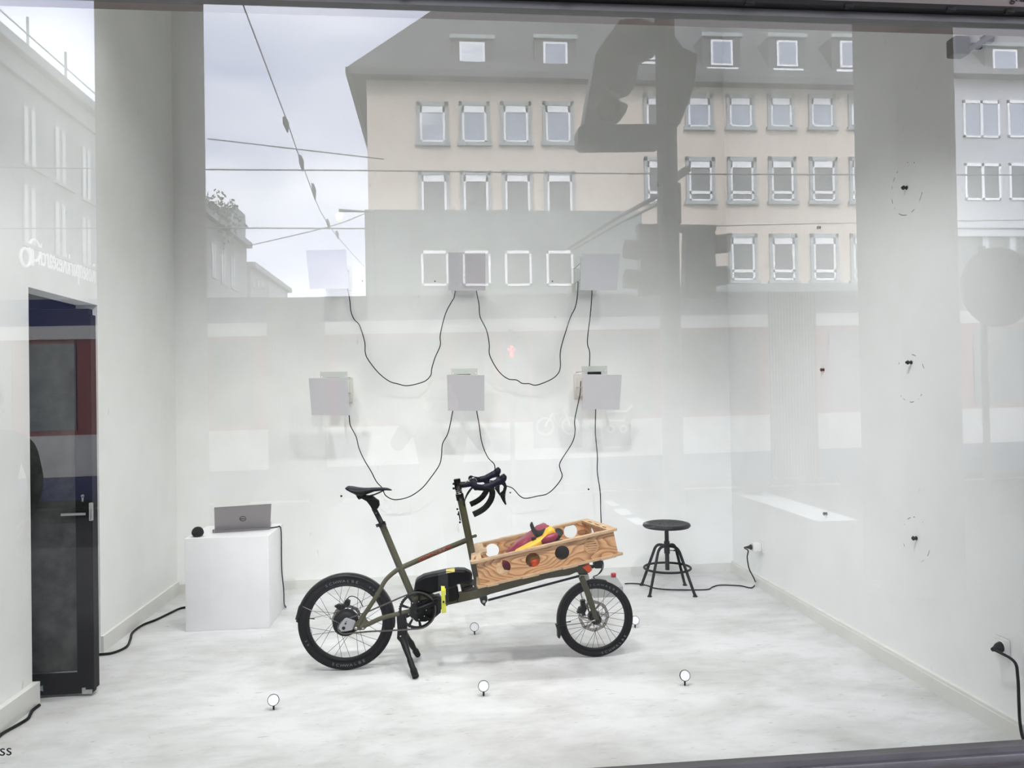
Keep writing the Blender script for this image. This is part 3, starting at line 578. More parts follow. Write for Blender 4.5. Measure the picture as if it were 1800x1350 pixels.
u = (c-d).normalized(); v = (a-d).normalized(); n_ = u.cross(v).normalized(); 
if n_.y > 0: n_ = -n_
lc = (a+b+c+d)/4+n_*.0015; lc -= v*.006
Ml = Matrix(((u.x, v.x, n_.x, lc.x), (u.y, v.y, n_.y, lc.y), (u.z, v.z, n_.z, lc.z), (0, 0, 0, 1)))
lg = G().ring(lc, n_, .019, .0014, 28, 6); t_ = G().text('DELL', .014, Ml @ Matrix.Translation((0, -.005, 0)), .0004, 'CENTER'); lg.add(t_.v, t_.f); lg.build('logo', M_blk, lp)
G().box((d.x-.014, d.y-.005, pz+.002), (d.x+.002, d.y+.03, pz+.022), bev=.002).build('usb_stick', M_metal, lp)
p = at(347.5, 936, 2.66); mc = root('foam_microphone', (p.x, 2.66, pz), 'small black foam ball microphone on the pedestal left of the laptop', 'microphone')
G().lathe((p.x, 2.66, pz+.002), (0, 0, 1), [(.020, 0), (.031, .006), (.037, .018), (.037, .030), (.031, .046), (.019, .057), (.006, .061), (0, .0615)], 24).build('foam_ball', mat('black_foam', (16, 16, 18), .95, var=.4, vscale=90, bump=.6), mc)
G().lathe((p.x, 2.66, pz), (0, 0, 1), [(.018, 0), (.018, .004)], 20).build('foot', M_blk, mc)
q = at(477, 928, 2.85); y = 2.9; g = G().tube(cat([(q.x-.02, 2.86, pz+.006), (q.x+.03, y, pz+.006), (-1.085, 2.93, pz+.004), (-1.077, 2.95, pz-.04), (-1.079, 2.96, .30), (-1.070, 2.97, .15), (-1.074, 3.0, .05), (-1.074, 3.05, .008), (-1.10, 3.10, .006), (-1.25, 3.13, .006), (-1.5, 3.12, .006)]), .004, 6)
tag(g.build('laptop_cable', M_cab), 'thin black cable running from the laptop down the side of the pedestal', 'cable')
# --- floor cables, wall sockets
def fcable(pts, r, label): return tag(G().tube(cat([fl(a, b, r)+Vector((0, 0, 0)) for a, b in pts], 6), r, 8).build('power_cable', M_cab), label, 'cable')
fcable([(165, 1151), (180, 1150), (200, 1147), (222, 1137), (229, 1124), (233, 1112), (250, 1099), (275, 1089), (300, 1077), (315, 1070), (330, 1067), (350, 1066)], .0075, 'thick black cable curving over the floor from the doorway to the pedestal')
g = [at(50, 1244, 1.44)*0+fl(49, 1249, .007), fl(53, 1256, .007), fl(48, 1264, .007), fl(30, 1275, .007), fl(0, 1288, .007), fl(-30, 1300, .007)]
g = [fl(40, 1241, .007)]+g
for v_ in g: v_.x = max(v_.x, XL+.042)
tag(G().tube(cat(g, 6), .0075, 8).build('power_cable', M_cab), 'short black cable curling round the foot of the left wall at the lower left', 'cable')
def socket(name, px, py, lab1, lab2, plug):
    q = xw(px, py, XR); s = root('wall_socket', q, lab1, 'socket')
    G().box((XR-.010, q.y-.041, q.z-.041), (XR, q.y+.041, q.z+.041), bev=.004).build('cover_plate', M_wp, s); G().lathe((XR-.010, q.y, q.z), (-1, 0, 0), [(.026, 0), (.026, .004), (.022, .004), (.021, -.004)], 24).build('socket_ring', M_wp, s)
    return q
q = socket('a', 1339, 961, 'white wall socket low on the right wall behind the stool', '', 1)
ad = root('plug_adapter', (XR-.01, q.y, q.z), 'white cube adapter plugged into the far wall socket', 'adapter')
G().box((XR-.075, q.y-.028, q.z-.03), (XR-.014, q.y+.028, q.z+.03), bev=.004).build('body', M_wp, ad)
pc = at(1323, 961, q.y); 
pts = [(XR-.115, q.y, q.z+.004), (XR-.135, q.y-.004, q.z-.003)]+[tuple(at(a, b, q.y-.01)) for a, b in ((1315, 968), (1313.5, 980), (1317, 1000), (1325, 1016))]
pts += [tuple(fl(a, b, .005)) for a, b in ((1328, 1026), (1322, 1033), (1312, 1032), (1300, 1029.5), (1266, 1028.5), (1252, 1032), (1240, 1036.5), (1180, 1036.5), (1152, 1034), (1140, 1030), (1125, 1026.5), (1108, 1025.5), (1098, 1026))]
k = root('power_lead', pts[6], 'black lead running from the far wall socket past the stool to the power box', 'cable')
G().tube(cat(pts, 5), .0045, 8).build('lead', M_cab, k)
G().lathe((XR-.08, q.y, q.z), (-1, 0, 0), [(.019, 0), (.020, .006), (.014, .014), (.010, .025), (.006, .04)], 18).build('plug', M_blk, k)
q = socket('b', 1764, 1137, 'white wall socket at the right edge near the window', '', 1)
k = root('power_lead', (XR-.02, q.y, q.z), 'thick black plug and lead hanging down the right wall at the picture edge', 'cable')
G().lathe((XR-.012, q.y, q.z), (-1, -.25, -.1), [(.019, 0), (.021, .01), (.018, .02), (.011, .035), (.008, .05)], 18).build('plug', M_blk, k)
pts = [(XR-.055, q.y-.012, q.z-.004)]+[tuple(xw(a, b, XR-.035)) for a, b in ((1782, 1162), (1789, 1190), (1791, 1235), (1793, 1270), (1799, 1300), (1815, 1320))]
G().tube(cat(pts, 6), .006, 8).build('lead', M_cab, k)
# --- conduit and junction box high on the right wall
p, q = xw(1690, 97, XR), xw(1712, 63, XR)
jb = root('junction_box', (XR, (p.y+q.y)/2, p.z), 'grey electrical box high on the right wall with a conduit', 'junction box')
M_gm = mat('grey_painted_metal', (120, 118, 116), .6)
ya, yb = min(p.y, q.y), max(p.y, q.y); zl, zh = xw(1701, 98, XR).z, xw(1701, 66, XR).z
G().box((XR-.075, ya+.02, zl), (XR, yb, zh), bev=.008).build('box', M_gm, jb)
e0 = xw(1706, 86, XR-.045); e1 = xw(1795, 28, XR-.045); G().tube([e0, e1+(e1-e0)*.4], .011, 10).build('conduit', M_gm, jb)
m1 = xw(1735, 68, XR-.025); g = G().box((XR-.05, m1.y-.012, m1.z-.018), (XR, m1.y+.012, m1.z+.010), bev=.003); g.box((XR-.052, m1.y+.06, m1.z-.014), (XR, m1.y+.075, m1.z+.012), bev=.003); g.build('pipe_clip', M_blk, jb)
# --- bolts left in the right wall, dowel holes in the back wall
bl = [(1594, 330, 'highest of the bolts in the right wall, inside a scraped circle', .028), (1442, 400, 'upper bolt in the right wall near the back corner', .022), (1602, 637, 'middle bolt nearer the window, above a scraped circle', .03), (1448, 650, 'middle bolt in the right wall nearer the back corner', .022), (1611, 946, 'lowest bolt nearer the window, inside a scraped circle', .024), (1453, 903, 'lower bolt in the right wall nearer the back corner', .022)]
M_bolt = mat('dark_steel_bolt', (60, 60, 60), .45, .7)
for a, b, lab, L_ in bl:
    q = xw(a, b, XR); r = root('wall_bolt', q, lab, 'bolt', 'bolts in the right wall')
    G().cyl((XR, q.y, q.z), (XR-L_, q.y, q.z), .0055, n=10).build('shank', M_bolt, r)
    G().lathe((XR-L_*.45, q.y, q.z), (-1, 0, 0), [(.008, 0), (.011, .004), (.011, .008), (.006, .012)], 12).build('nut', M_bolt, r)
    G().lathe((XR, q.y, q.z), (-1, 0, 0), [(.010, 0), (.010, .003)], 12).build('washer', M_bolt, r)
for a, b, lab, s in ((600, 872, 'black dowel hole in the back wall left of the saddle', .008), (1034.5, 860, 'black dowel hole in the back wall between two hanging cables', .007), (897, 866, 'small dowel hole in the back wall by the handlebar', .006), (637, 494, 'tiny dowel hole right of the upper left plate', .005), (764.5, 494.5, 'tiny dowel hole left of the upper middle plate', .005), (971, 494.5, 'tiny dowel hole left of the upper right plate', .005)):
    q = at(a, b, YB); tag(G().lathe((q.x, YB-.002, q.z), (0, 1, 0), [(s, 0), (s, .002), (s*.6, .001)], 12).build('dowel_hole', M_blk), lab, 'hole', 'dowel holes in the back wall')
# --- six wall plates on arms
M_plate = mat('satin_grey_plate', (216, 214, 218), .28, .2, spec=.5)
M_acr = mat('clear_acrylic', (206, 212, 206), .15, alpha=.55); M_case = mat('white_wall_box', (214, 214, 208), .45)
cols = {'left': (577, 614.5), 'middle': (819.5, 0), 'right': (1055, 0)}
def plate_unit(name, label, q, boxdz, midup):
    """q = four corner pixels tl tr br bl; leans: top edge nearer the viewer"""
    cx = sum(a for a, b in q)/4
    yt, yb = 2.93, 3.07
    A = [at(*q[0], yt), at(*q[1], yt), at(*q[2], yb), at(*q[3], yb)]
    C = (A[0]+A[1]+A[2]+A[3])/4; r = root('wall_plate_unit', (C.x, YB, C.z), label, 'plate on an arm', 'square plates on arms on the back wall')
    slab(G(), A, .004).build('front_plate', M_plate, r)
    zc = C.z+boxdz; w_ = .098
    g = G(); g.box((C.x-w_, YB-.022, zc-w_), (C.x+w_, YB, zc+w_), bev=.006); g.box((C.x-w_+.022, YB-.05, zc-w_+.015), (C.x+w_-.022, YB-.02, zc+w_-.03), bev=.004)
    g.build('wall_box', M_case, r)
    ym = 3.24; zm = C.z+midup
    gm = G().poly([(C.x-.097, zm-.097), (C.x+.097, zm-.097), (C.x+.097, zm+.097), (C.x-.097, zm+.097)], .005, XZ(ym), holes=[circ(C.x-.085, zm+.062, .004, 10), circ(C.x+.085, zm+.062, .004, 10)])
    gm.build('acrylic_plate', M_acr, r)
    G().box((C.x-.055, ym-.03, zm+.03), (C.x+.045, ym+.05, zm+.055), bev=.003).box((C.x-.012, ym+.04, zm-.04), (C.x+.012, YB-.04, zm+.05), bev=.003).build('servo', M_blk, r)
    g = G(); g.tube([(C.x, YB-.05, zm), (C.x, ym, zm), (C.x, (yt+yb)/2+.02, C.z)], .012, 8); 
    for s in (-1, 1):
        for h in (-1, 1): g.cyl((C.x+s*.08, YB-.022, zm+h*.06), (C.x+s*.08, ym, zm+h*.06), .003, n=6)
    g.build('arm', M_metal, r); return r, C
PU = [('upper left square plate leaning forward on a wall box', [(538, 440), (608, 438.5), (613.5, 507), (544.5, 508.5)], .03, .02),
      ('upper middle square plate leaning forward, darker grey', [(787, 443.5), (853.5, 443.5), (853, 511), (788, 511)], .03, .045),
      ('upper right square plate leaning forward, box visible at its left', [(1023, 446), (1089.5, 446), (1084.5, 510.5), (1019.5, 510)], .03, .06),
      ('lower left square plate with clear plate behind its top edge', [(542.5, 665), (610.5, 664), (615, 730), (548, 729.5)], .05, .085),
      ('lower middle square plate with a clear plate above, red reflection at its corner', [(785.5, 659), (851.5, 659.5), (851.5, 722), (787.5, 722)], .05, .085),
      ('lower right square plate with the drive and box visible at its left', [(1025, 658.5), (1093, 659), (1089, 720), (1024, 719)], .05, .10)]
PC = [plate_unit('u', *p) for p in PU]
# cables between them
def wcable(pts, label, y0=3.42, y1=3.42, r=.0038, name='plate_cable'):
    n = len(pts)-1; return tag(G().tube(cat([at(a, b, y0+(y1-y0)*i/n) for i, (a, b) in enumerate(pts)], 5), r, 7).build(name, M_cab), label, 'cable', 'cables hanging from the wall plates')
wcable([(609, 495), (612, 512), (615, 530), (617, 548), (623, 562), (632, 572), (641, 601), (642, 619), (647, 632), (665, 655), (684, 670), (700, 675), (717, 678), (745, 671), (757, 660), (759, 648), (765, 628), (774, 607), (774, 588), (783, 552), (793, 532), (799, 520), (802, 490)], 'black cable hanging in a loop between the upper left and upper middle plates')
wcable([(836, 490), (838, 515), (842, 535), (844, 557), (855, 580), (860, 605), (861, 625), (876, 652), (893, 666), (908, 668), (918, 674), (930, 674.5), (943, 677), (967, 668), (980, 658), (985, 645), (985.5, 615), (997, 575), (1004, 555), (1011, 541), (1015, 520), (1016, 495)], 'black cable hanging in a loop between the upper middle and upper right plates')
wcable([(1041, 490), (1040.5, 515), (1038, 550), (1032.5, 600), (1036.5, 620), (1035.5, 655)], 'short black cable from the upper right plate down to the lower right plate')
wcable([(592, 690), (604, 700), (612, 714), (614, 733), (616, 748), (626, 768), (631, 788), (640, 808), (652, 828), (662, 847), (672, 858), (677, 870), (688, 877), (700, 878), (720, 873), (741, 859), (757, 840), (772, 818), (776, 802), (778, 780), (788, 760), (796, 722), (800, 704), (812, 692)], 'black cable looping between the lower left and lower middle plates, behind the saddle')
wcable([(836, 700), (838, 723), (842, 745), (847, 778), (857, 803), (868, 815), (870, 822), (871, 836), (880, 850), (893, 855), (902, 859), (914, 872), (925, 876), (945, 872), (962, 868), (977, 855), (988, 838), (985, 825), (985, 812), (1006, 778), (1011, 757), (1010, 740), (1016, 710), (1020, 690), (1021, 670)], 'black cable looping between the lower middle and lower right plates, behind the handlebar')
pts = [tuple(at(a, b, 3.42)) for a, b in ((1047, 700), (1047, 725), (1046.5, 760), (1050, 800), (1050, 830), (1055, 865), (1056, 900), (1057, 925))]+[tuple(at(a, b, 3.3)) for a, b in ((1058.5, 960),)]+[tuple(at(a, b, 3.1)) for a, b in ((1059, 985), (1058, 999), (1051, 1010))]+[tuple(at(a, b, 2.98)) for a, b in ((1043, 1014), (1052, 1022), (1062, 1026))]
tag(G().tube(cat(pts, 5), .0038, 7).build('plate_cable', M_cab), 'long black cable from the lower right plate straight down behind the crate', 'cable')
# --- power box with red button
a, b = fl(1043.5, 1051, 0), fl(1096, 1049, 0); y0 = a.y; zt = at(1050, 1033, y0).z; y1 = y0+.17; xm0, xm1 = a.x, b.x
pb_ = root('power_box', ((xm0+xm1)/2, y0, 0), 'grey power box with a red push button on the floor behind the front wheel', 'control box')
g = G(); v = [(xm0, y0, 0), (xm1, y0, 0), (xm1, y1, 0), (xm0, y1, 0), (xm0, y0, zt), (xm1, y0, zt), (xm1, y1, zt), (xm0, y1, zt), (xm0+.03, y0+.05, zt+.05), (xm1-.03, y0+.05, zt+.05), (xm1-.03, y1-.03, zt+.05), (xm0+.03, y1-.03, zt+.05)]
g.add(v, [(3, 2, 1, 0), (0, 1, 5, 4), (1, 2, 6, 5), (2, 3, 7, 6), (3, 0, 4, 7), (4, 5, 9, 8), (5, 6, 10, 9), (6, 7, 11, 10), (7, 4, 8, 11), (8, 9, 10, 11)]); g.build('housing', mat('light_grey_housing', (150, 152, 150), .4), pb_)
q = at(1078.5, 1016, y0+.09); G().cyl((q.x, q.y, zt+.04), (q.x, q.y, q.z), .015).build('button_neck', M_case, pb_); G().lathe((q.x, q.y, q.z), (0, 0, 1), [(.015, 0), (.017, .006), (.019, .03), (.017, .035)], 24).build('push_button', mat('red_button', (170, 28, 48), .35), pb_)
# --- stool
S = Vector((1.662, 3.07, 0)); sr = root('stool', S, 'black round industrial stool with four bent legs in front of the back wall', 'stool')
M_st = mat('matt_black_metal', (10, 10, 11), .5, spec=.25)
zs = at(1171, 924, S.y).z
G().lathe(S+Vector((0, 0, zs-.012)), (0, 0, 1), [(.12, 0), (.165, .003), (.174, .014), (.170, .027), (.155, .032), (.12, .027), (.05, .021), (0, .020)], 48).build('seat', mat('black_seat', (28, 28, 30), .5, spec=.3), sr)
g = G()
for i in range(4): a = math.pi/4+i*math.pi/2+.2; g.lathe(S+Vector((.052*math.cos(a), .052*math.sin(a), zs+.011)), (0, 0, 1), [(.005, 0), (.004, .002)], 10)
g.build('seat_screw', M_st, sr)
zl_ = .155; G().cyl(S+Vector((0, 0, zl_)), S+Vector((0, 0, zs-.01)), .0155).build('column', M_st, sr)
zc = at(1171, 960, S.y).z; G().lathe(S+Vector((0, 0, zc-.055)), (0, 0, 1), [(.019, 0), (.021, .004), (.021, .088), (.019, .092)], 24).build('hub', M_st, sr)
G().tube([S+Vector((.015, -.02, zc-.028)), S+Vector((.04, -.03, zc-.028))], .003, 6).lathe(S+Vector((.04, -.03, zc-.028)), (1, -.3, 0), [(.004, 0), (.007, .004), (.004, .01)], 12).build('clamp_screw', M_st, sr)
R_ = .168; zr = at(1171, 998, S.y).z; G().ring(S+Vector((0, 0, zr)), (0, 0, 1), R_, .0085, 56, 10).build('foot_ring', M_st, sr)
for fx, fy in ((1.488, 2.936), (1.805, 2.884), (1.518, 3.26), (1.836, 3.206)):
    f = Vector((fx, fy, 0)); d_ = (f-S).normalized(); rr = (f-S).length
    pts = [S+Vector((0, 0, zc+.002)), S+d_*.045+Vector((0, 0, zc+.004)), S+d_*.080+Vector((0, 0, zc-.002)), S+d_*.104+Vector((0, 0, zc-.022)), S+d_*.118+Vector((0, 0, zc-.05)), S+d_*(rr*.985)+Vector((0, 0, .012))]
    lg_ = G().tube(pts[:1]+cat(pts[1:5], 4)+pts[5:], .0105, 10).build('leg', M_st, sr)
    G().lathe(f, (0, 0, 1), [(.017, 0), (.018, .004), (.010, .010), (.008, .02)], 16).build('foot', M_blk, lg_)
# --- little round mirrors on short stems
M_mir = mat('painted_reflection_white', (244, 243, 250), .3, coat=.6)  # bright mirror reflection painted as plain white under a coat
for px, py, b_, lab in ((480.5, 1230.5, 1248, 'small round mirror on a stem, front row left'), (850, 1206, 1223.5, 'small round mirror on a stem, front row middle'), (1204, 1187.5, 1205.5, 'small round mirror on a stem, front row right'), (834, 1102, 1115.5, 'small round mirror on a stem, back row behind the kickstand'), (1116.5, 1090.5, 1103.5, 'small round mirror on a stem half hidden by the front wheel'), (590, 1118, 1131, 'small round mirror on a stem seen through the rear wheel')):
    if px == 590: f = Vector((-.795, 2.26, 0)); 
    else: f = fl(px, b_)
    if px == 590: c = f+Vector((0, 0, .06))
    else: c = at(px, py, f.y)
    r = root('floor_mirror', f, lab, 'mirror', 'small round mirrors on the floor'); R_ = .0245
    ax = Vector((.05, -1, .35)).normalized()
    G().lathe(c-ax*.008, ax, [(R_*.9, 0), (R_+.002, .002), (R_+.0025, .010), (R_, .011), (R_, .006)], 32).build('rim', M_blk, r)
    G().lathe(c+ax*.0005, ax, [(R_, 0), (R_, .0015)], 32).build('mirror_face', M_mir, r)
    G().cyl((c.x, f.y+.004, 0), (c.x, f.y+.004, c.z-R_+.004), .0045, n=10).build('stem', M_blk, r)
# ================================================================== the cargo bicycle, in the plane y = YC
YC = 1.77
def b3(px, py, dy=0.0): return at(px, py, YC+dy)
SCL = (b3(901, 1000)-b3(900, 1000)).length          # metres per pixel on the bicycle plane
M_ol = mat('olive_frame_paint', (78, 76, 56), .55, spec=.3, var=.08, vscale=20)
M_tyre = mat('black_tyre', (12, 12, 13), .8, spec=.2); M_rim = mat('black_rim', (10, 10, 11), .5, spec=.25); M_fend = mat('black_fender', (8, 8, 9), .4, spec=.3)
M_sil = mat('polished_silver', (190, 190, 188), .25, 1.0); M_spk = mat('dark_spoke', (60, 60, 62), .3, .8); M_rot = mat('brake_rotor_steel', (150, 146, 140), .35, .9)
M_txt = mat('grey_tyre_print', (105, 105, 105), .7); M_tape = mat('black_bar_tape', (18, 18, 17), .85, spec=.2, bump=.3, vscale=120)
bike = root('cargo_bicycle', (b3(740, 1178).x, YC, 0), 'olive green cargo bicycle with small wheels and drop bars in the middle of the room', 'bicycle')
AY = Vector((0, -1, 0))
def bpoly(pts, t, dy=0.0, holes=(), bev=0.0, g=None):
    f = lambda q: (b3(q[0], q[1], dy).x, b3(q[0], q[1], dy).z)
    return (g or G()).poly([f(p) for p in pts], t, XZ(YC+dy), [[f(p) for p in h] for h in holes], bev)
def wheel(name, cx, cy, R, rin, rot_r, hub_r, dish, phase, words, lab):
    c = b3(cx, cy); R *= SCL; rin *= SCL; c.z = R+.0005
    tr_ = (R-rin)*.40; w_ = G().ring(c, AY, R-tr_, tr_, 84, 14).build(name, M_tyre, bike, lab)
    hw = tr_*.62; g = G()
    g.lathe(c-AY*0, AY, [(rin, -hw), (rin+.002, -hw), (R-tr_*1.7, -hw), (R-tr_*1.7, hw), (rin+.002, hw), (rin, hw), (rin-.002, 0), (rin, -hw)], 84)
    g.f = g.f[:-2]; g.s = g.s[:-2]; g.build('rim', M_rim, w_)
    G().lathe(c, AY, [(.012, -.058), (.014, -.05), (hub_r, -.034), (hub_r, -.028), (hub_r*.72, -.024), (hub_r*.72, .022), (hub_r, .026), (hub_r, .034), (.014, .05), (.012, .056)], 32).build('hub', M_blk, w_)
    # rotor: ring with slots, behind the hub
    o_ = [(rot_r*(1+.02*math.cos(8*a))*math.cos(a), rot_r*(1+.02*math.cos(8*a))*math.sin(a)) for a in [2*math.pi*i/96 for i in range(96)]]
    hs = []
    for k in range(6):
        a0 = 2*math.pi*k/6+.15; a1 = a0+2*math.pi/6-.22; n = 8
        hs.append([(rot_r*.80*math.cos(a0+(a1-a0)*i/n), rot_r*.80*math.sin(a0+(a1-a0)*i/n)) for i in range(n+1)]+[(rot_r*.42*math.cos(a1-(a1-a0)*i/n+.25), rot_r*.42*math.sin(a1-(a1-a0)*i/n+.25)) for i in range(n+1)])
    for k in range(36):
        a = 2*math.pi*k/36; rr = rot_r*(.865 if k % 2 else .925); hs.append(circ(rr*math.cos(a), rr*math.sin(a), rot_r*.022, 6))
    G().poly(o_, .002, Matrix.Translation((c.x, c.y+.043, c.z)) @ XZ(0), hs).build('brake_rotor', M_rot, w_)
    n = 28
    for i in range(n):
        s = 1 if i % 2 else -1; a = phase+2*math.pi*i/n; q = 1 if (i//2) % 2 else -1; b = a+q*1.15
        p0 = c+Vector((math.cos(b)*hub_r*.92, s*.03, math.sin(b)*hub_r*.92)); p1 = c+Vector((math.cos(a)*rin, s*.003, math.sin(a)*rin))
        G().cyl(p0, p1, .00115, n=5).build('spoke', M_spk, w_)
    v = c+Vector((math.cos(phase+2.9)*rin, 0, math.sin(phase+2.9)*rin)); G().cyl(v, v+(c-v).normalized()*.028, .003, n=8).build('valve', M_blk, w_)
    g = G()
    for word, a0, step, sz, rr in words:        # sidewall lettering, each letter turned on the circle
        for i, ch in enumerate(word):
            if ch == ' ': continue
            a = a0-step*i if a0 > 0 else a0+step*i; up = 1 if a0 > 0 else -1
            rad = Vector((math.cos(a), 0, math.sin(a))); tan = Vector((math.sin(a), 0, -math.cos(a)))*up
            o = c+rad*rr*SCL+Vector((0, -tr_*.99, 0)); u_, v_ = tan, rad*up
            t_ = G().text(ch, sz, Matrix.Identity(4), .0004, 'CENTER'); g.add([o+u_*v.x*1.3+v_*(v.y-sz*.35)+AY*v.z for v in t_.v], t_.f)
    g.build('tyre_lettering', M_txt, w_)
    return c, w_
cr_, rw = wheel('rear_wheel', 608.5, 1097, 81, 62, .081, .058, 0, .1, [('SCHWALBE', 2.02, .105, .020, 71.5), ('TYRE', 0.95, .1, .016, 71.5), ('SCHWALBE', -1.88, .105, .020, 71.5), ('20', -2.75, .1, .016, 71.5)], 'rear wheel with black tyre and grey hub cover')
cf_, fw = wheel('front_wheel', 1046.5, 1087.5, 67.5, 53, .086, .028, 0, .33, [('SCHWALBE', 1.72, .12, .017, 60.5), ('SCHWALBE', -1.4, .12, .017, 60.5)], 'front wheel under the crate, with a silver brake rotor')
# rear hub: black drum, grey cover plate, axle
g = G(); g.lathe(cr_, AY, [(.066, -.02), (.070, .0), (.068, .03), (.055, .042), (.03, .046), (.014, .048)], 40); g.build('hub_drum', M_blk, bike)
bpoly([(595, 1104), (597, 1098), (605, 1087.5), (609, 1085.5), (624, 1091), (626, 1097), (619, 1107), (608, 1109.5), (600, 1110)], .012, -.055, bev=.003).build('hub_cover', mat('grey_hub_cover', (168, 168, 172), .4, .3), bike)
g = G()
for a, b, r_ in ((604, 1104, .009), (607.5, 1096, .0045), (609, 1092, .002)): q = b3(a, b, -.06); g.lathe(q, AY, [(r_, 0), (r_, .004)], 16)
g.build('cover_bolt', M_blk, bike)
q = b3(608, 1104, -.04); G().ring(q+Vector((0, .012, 0)), AY, .037, .005, 36, 6).build('rear_sprocket', M_rot, bike)
# frame
FR = G()
def btube(pts, r, dy=0.0, n=12, g=None, k=4, flat=1): return (g or G()).tube(cat([b3(p[0], p[1], dy if len(p) < 3 else p[2]) for p in pts], k), r, n, flat=flat)
btube([(671.5, 922), (700, 990), (715, 1025), (731, 1062)], .0185).build('seat_tube', M_ol, bike)
btube([(809, 873), (824, 945), (834, 995), (846, 1048)], .0195).build('steering_tube', M_ol, bike)
o_ = btube([(703, 999), (760, 974), (824, 948)], .0145).build('top_tube', M_ol, bike)
# lettering on the top tube
p0, p1 = b3(736, 985.5, -.0152), b3(792, 961, -.0152); u_ = (p1-p0).normalized(); v_ = Vector((-u_.z, 0, u_.x)); t_ = G().text('OMNIUM', 1, Matrix.Identity(4), .001); W_ = max(v.x for v in t_.v); H_ = max(v.y for v in t_.v)
G().add([p0+u_*(v.x/W_*(p1-p0).length)+v_*((v.y/H_-.45)*.021)+Vector((0, .0028*((v.y/H_-.45)*2)**2-v.z*.5, 0)) for v in t_.v], t_.f).build('frame_lettering', mat('red_lettering', (178, 36, 36), .5), bike)
g = G()
for s in (-1, 1):
    btube([(702, 999, s*.012), (690, 1008, s*.03), (677, 1021, s*.052), (664, 1044, s*.062), (650, 1066, s*.066), (638, 1084, s*.068), (630, 1099, s*.068)], .0125, g=g, flat=.7)
    if s < 0: g.build('seat_stay', M_ol, bike); g = G()
g.build('seat_stay', M_ol, bike)
for s in (-1, 1):
    btube([(634, 1103, s*.068), (652, 1095, s*.066), (672, 1086, s*.06), (700, 1079, s*.045), (722, 1074, s*.03)], .0125, flat=.7).build('chain_stay', M_ol, bike)
    bpoly([(645, 1070), (638, 1082), (624, 1095), (620, 1104), (624, 1108), (640, 1107), (645, 1102), (652, 1097), (644, 1088), (642, 1079), (652, 1068)], .006, s*.068).build('dropout', M_ol, bike)
g = G()
for a, b in ((626, 1104), (638, 1103.5), (631, 1086.5), (634.5, 1080.5)): q = b3(a, b, -.071); r_ = .0085 if b > 1100 else .004; g.lathe(q, AY, [(r_, 0), (r_*.9, .004), (r_*.4, .005)], 14)
g.build('dropout_bolt', M_sil, bike)
# main beam
bpoly([(722, 1056), (738, 1036), (752, 1040), (772, 1050), (808, 1041), (836, 1035), (840, 1020), (1008, 984), (1024, 990), (1040, 994), (1030, 1007), (1012, 1005), (1000, 1010), (960, 1016), (862, 1043), (842, 1050), (788, 1062), (772, 1072), (735, 1084), (722, 1076)], .045, 0, bev=.006).build('main_beam', M_ol, bike)
bpoly([(808, 1024), (838, 1018), (842, 1036), (812, 1042)], .03, .0, holes=[[(815, 1027), (829, 1024), (829, 1026), (815, 1029)], [(812, 1034), (832, 1028), (834, 1032), (813, 1039)]]).build('frame_gusset', M_ol, bike)
btube([(812, 1037), (820, 1034), (831, 1030)], .008, -.02).build('cable_guide', M_blk, bike)
# head piece, fork, steering rod
bpoly([(1006, 985), (1034, 984), (1036, 996), (1030, 1008), (1017, 1007), (1010, 1000)], .05, 0, bev=.005).build('head_tube', M_ol, bike)
bpoly([(1022, 995), (1034, 989), (1040, 1000), (1034, 1006), (1029, 1002)], .052, -.01, bev=.004).build('orange_cap', mat('orange_plastic', (232, 88, 34), .45), bike)
g = G(); q0, q1 = b3(1022, 1004), b3(1027, 1017); g.cyl(q0, q1, .021); bpoly([(1016, 1008), (1032, 1007), (1034, 1014), (1030, 1018), (1018, 1018)], .075, 0, bev=.004, g=g); g.build('fork_crown', M_sil, bike)
for s in (-1, 1):
    btube([(1022, 1014, s*.052), (1034, 1045, s*.058), (1043, 1072, s*.058), (1049.5 if s < 0 else 1047, 1092 if s < 0 else 1088, s*.058)], [.0165]*8+[.0145]*5, 0, flat=.55, k=4).build('fork_blade', M_ol, bike)
q = b3(1050, 1091.5, -.06); g = G().lathe(q, AY, [(.010, -.01), (.012, 0), (.009, .008), (.004, .010)], 18); g.build('axle_nut', M_blk, bike)
g = G(); g.tube(cat([b3(1046, 1090, -.07), b3(1036, 1092, -.072), b3(1022, 1087, -.07), b3(1016, 1084, -.066)], 4), .0035, 6); g.build('axle_lever', M_sil, bike)
g = G().cyl(b3(858, 1055, -.02), b3(1020, 1012, -.03), .0065, n=10); g.build('steering_rod', M_blk, bike)
g = G(); bpoly([(842, 1049), (856, 1047), (857, 1055), (853, 1061), (853, 1065), (850, 1064), (845, 1059)], .02, -.012, bev=.003, g=g); g.build('rod_joint', mat('dark_joint', (50, 50, 50), .3, .8), bike)
q = b3(850.5, 1057, -.03); G().lathe(q, AY, [(.004, -.004), (.009, 0), (.009, .004), (.004, .007)], 16).build('joint_ball', M_sil, bike)
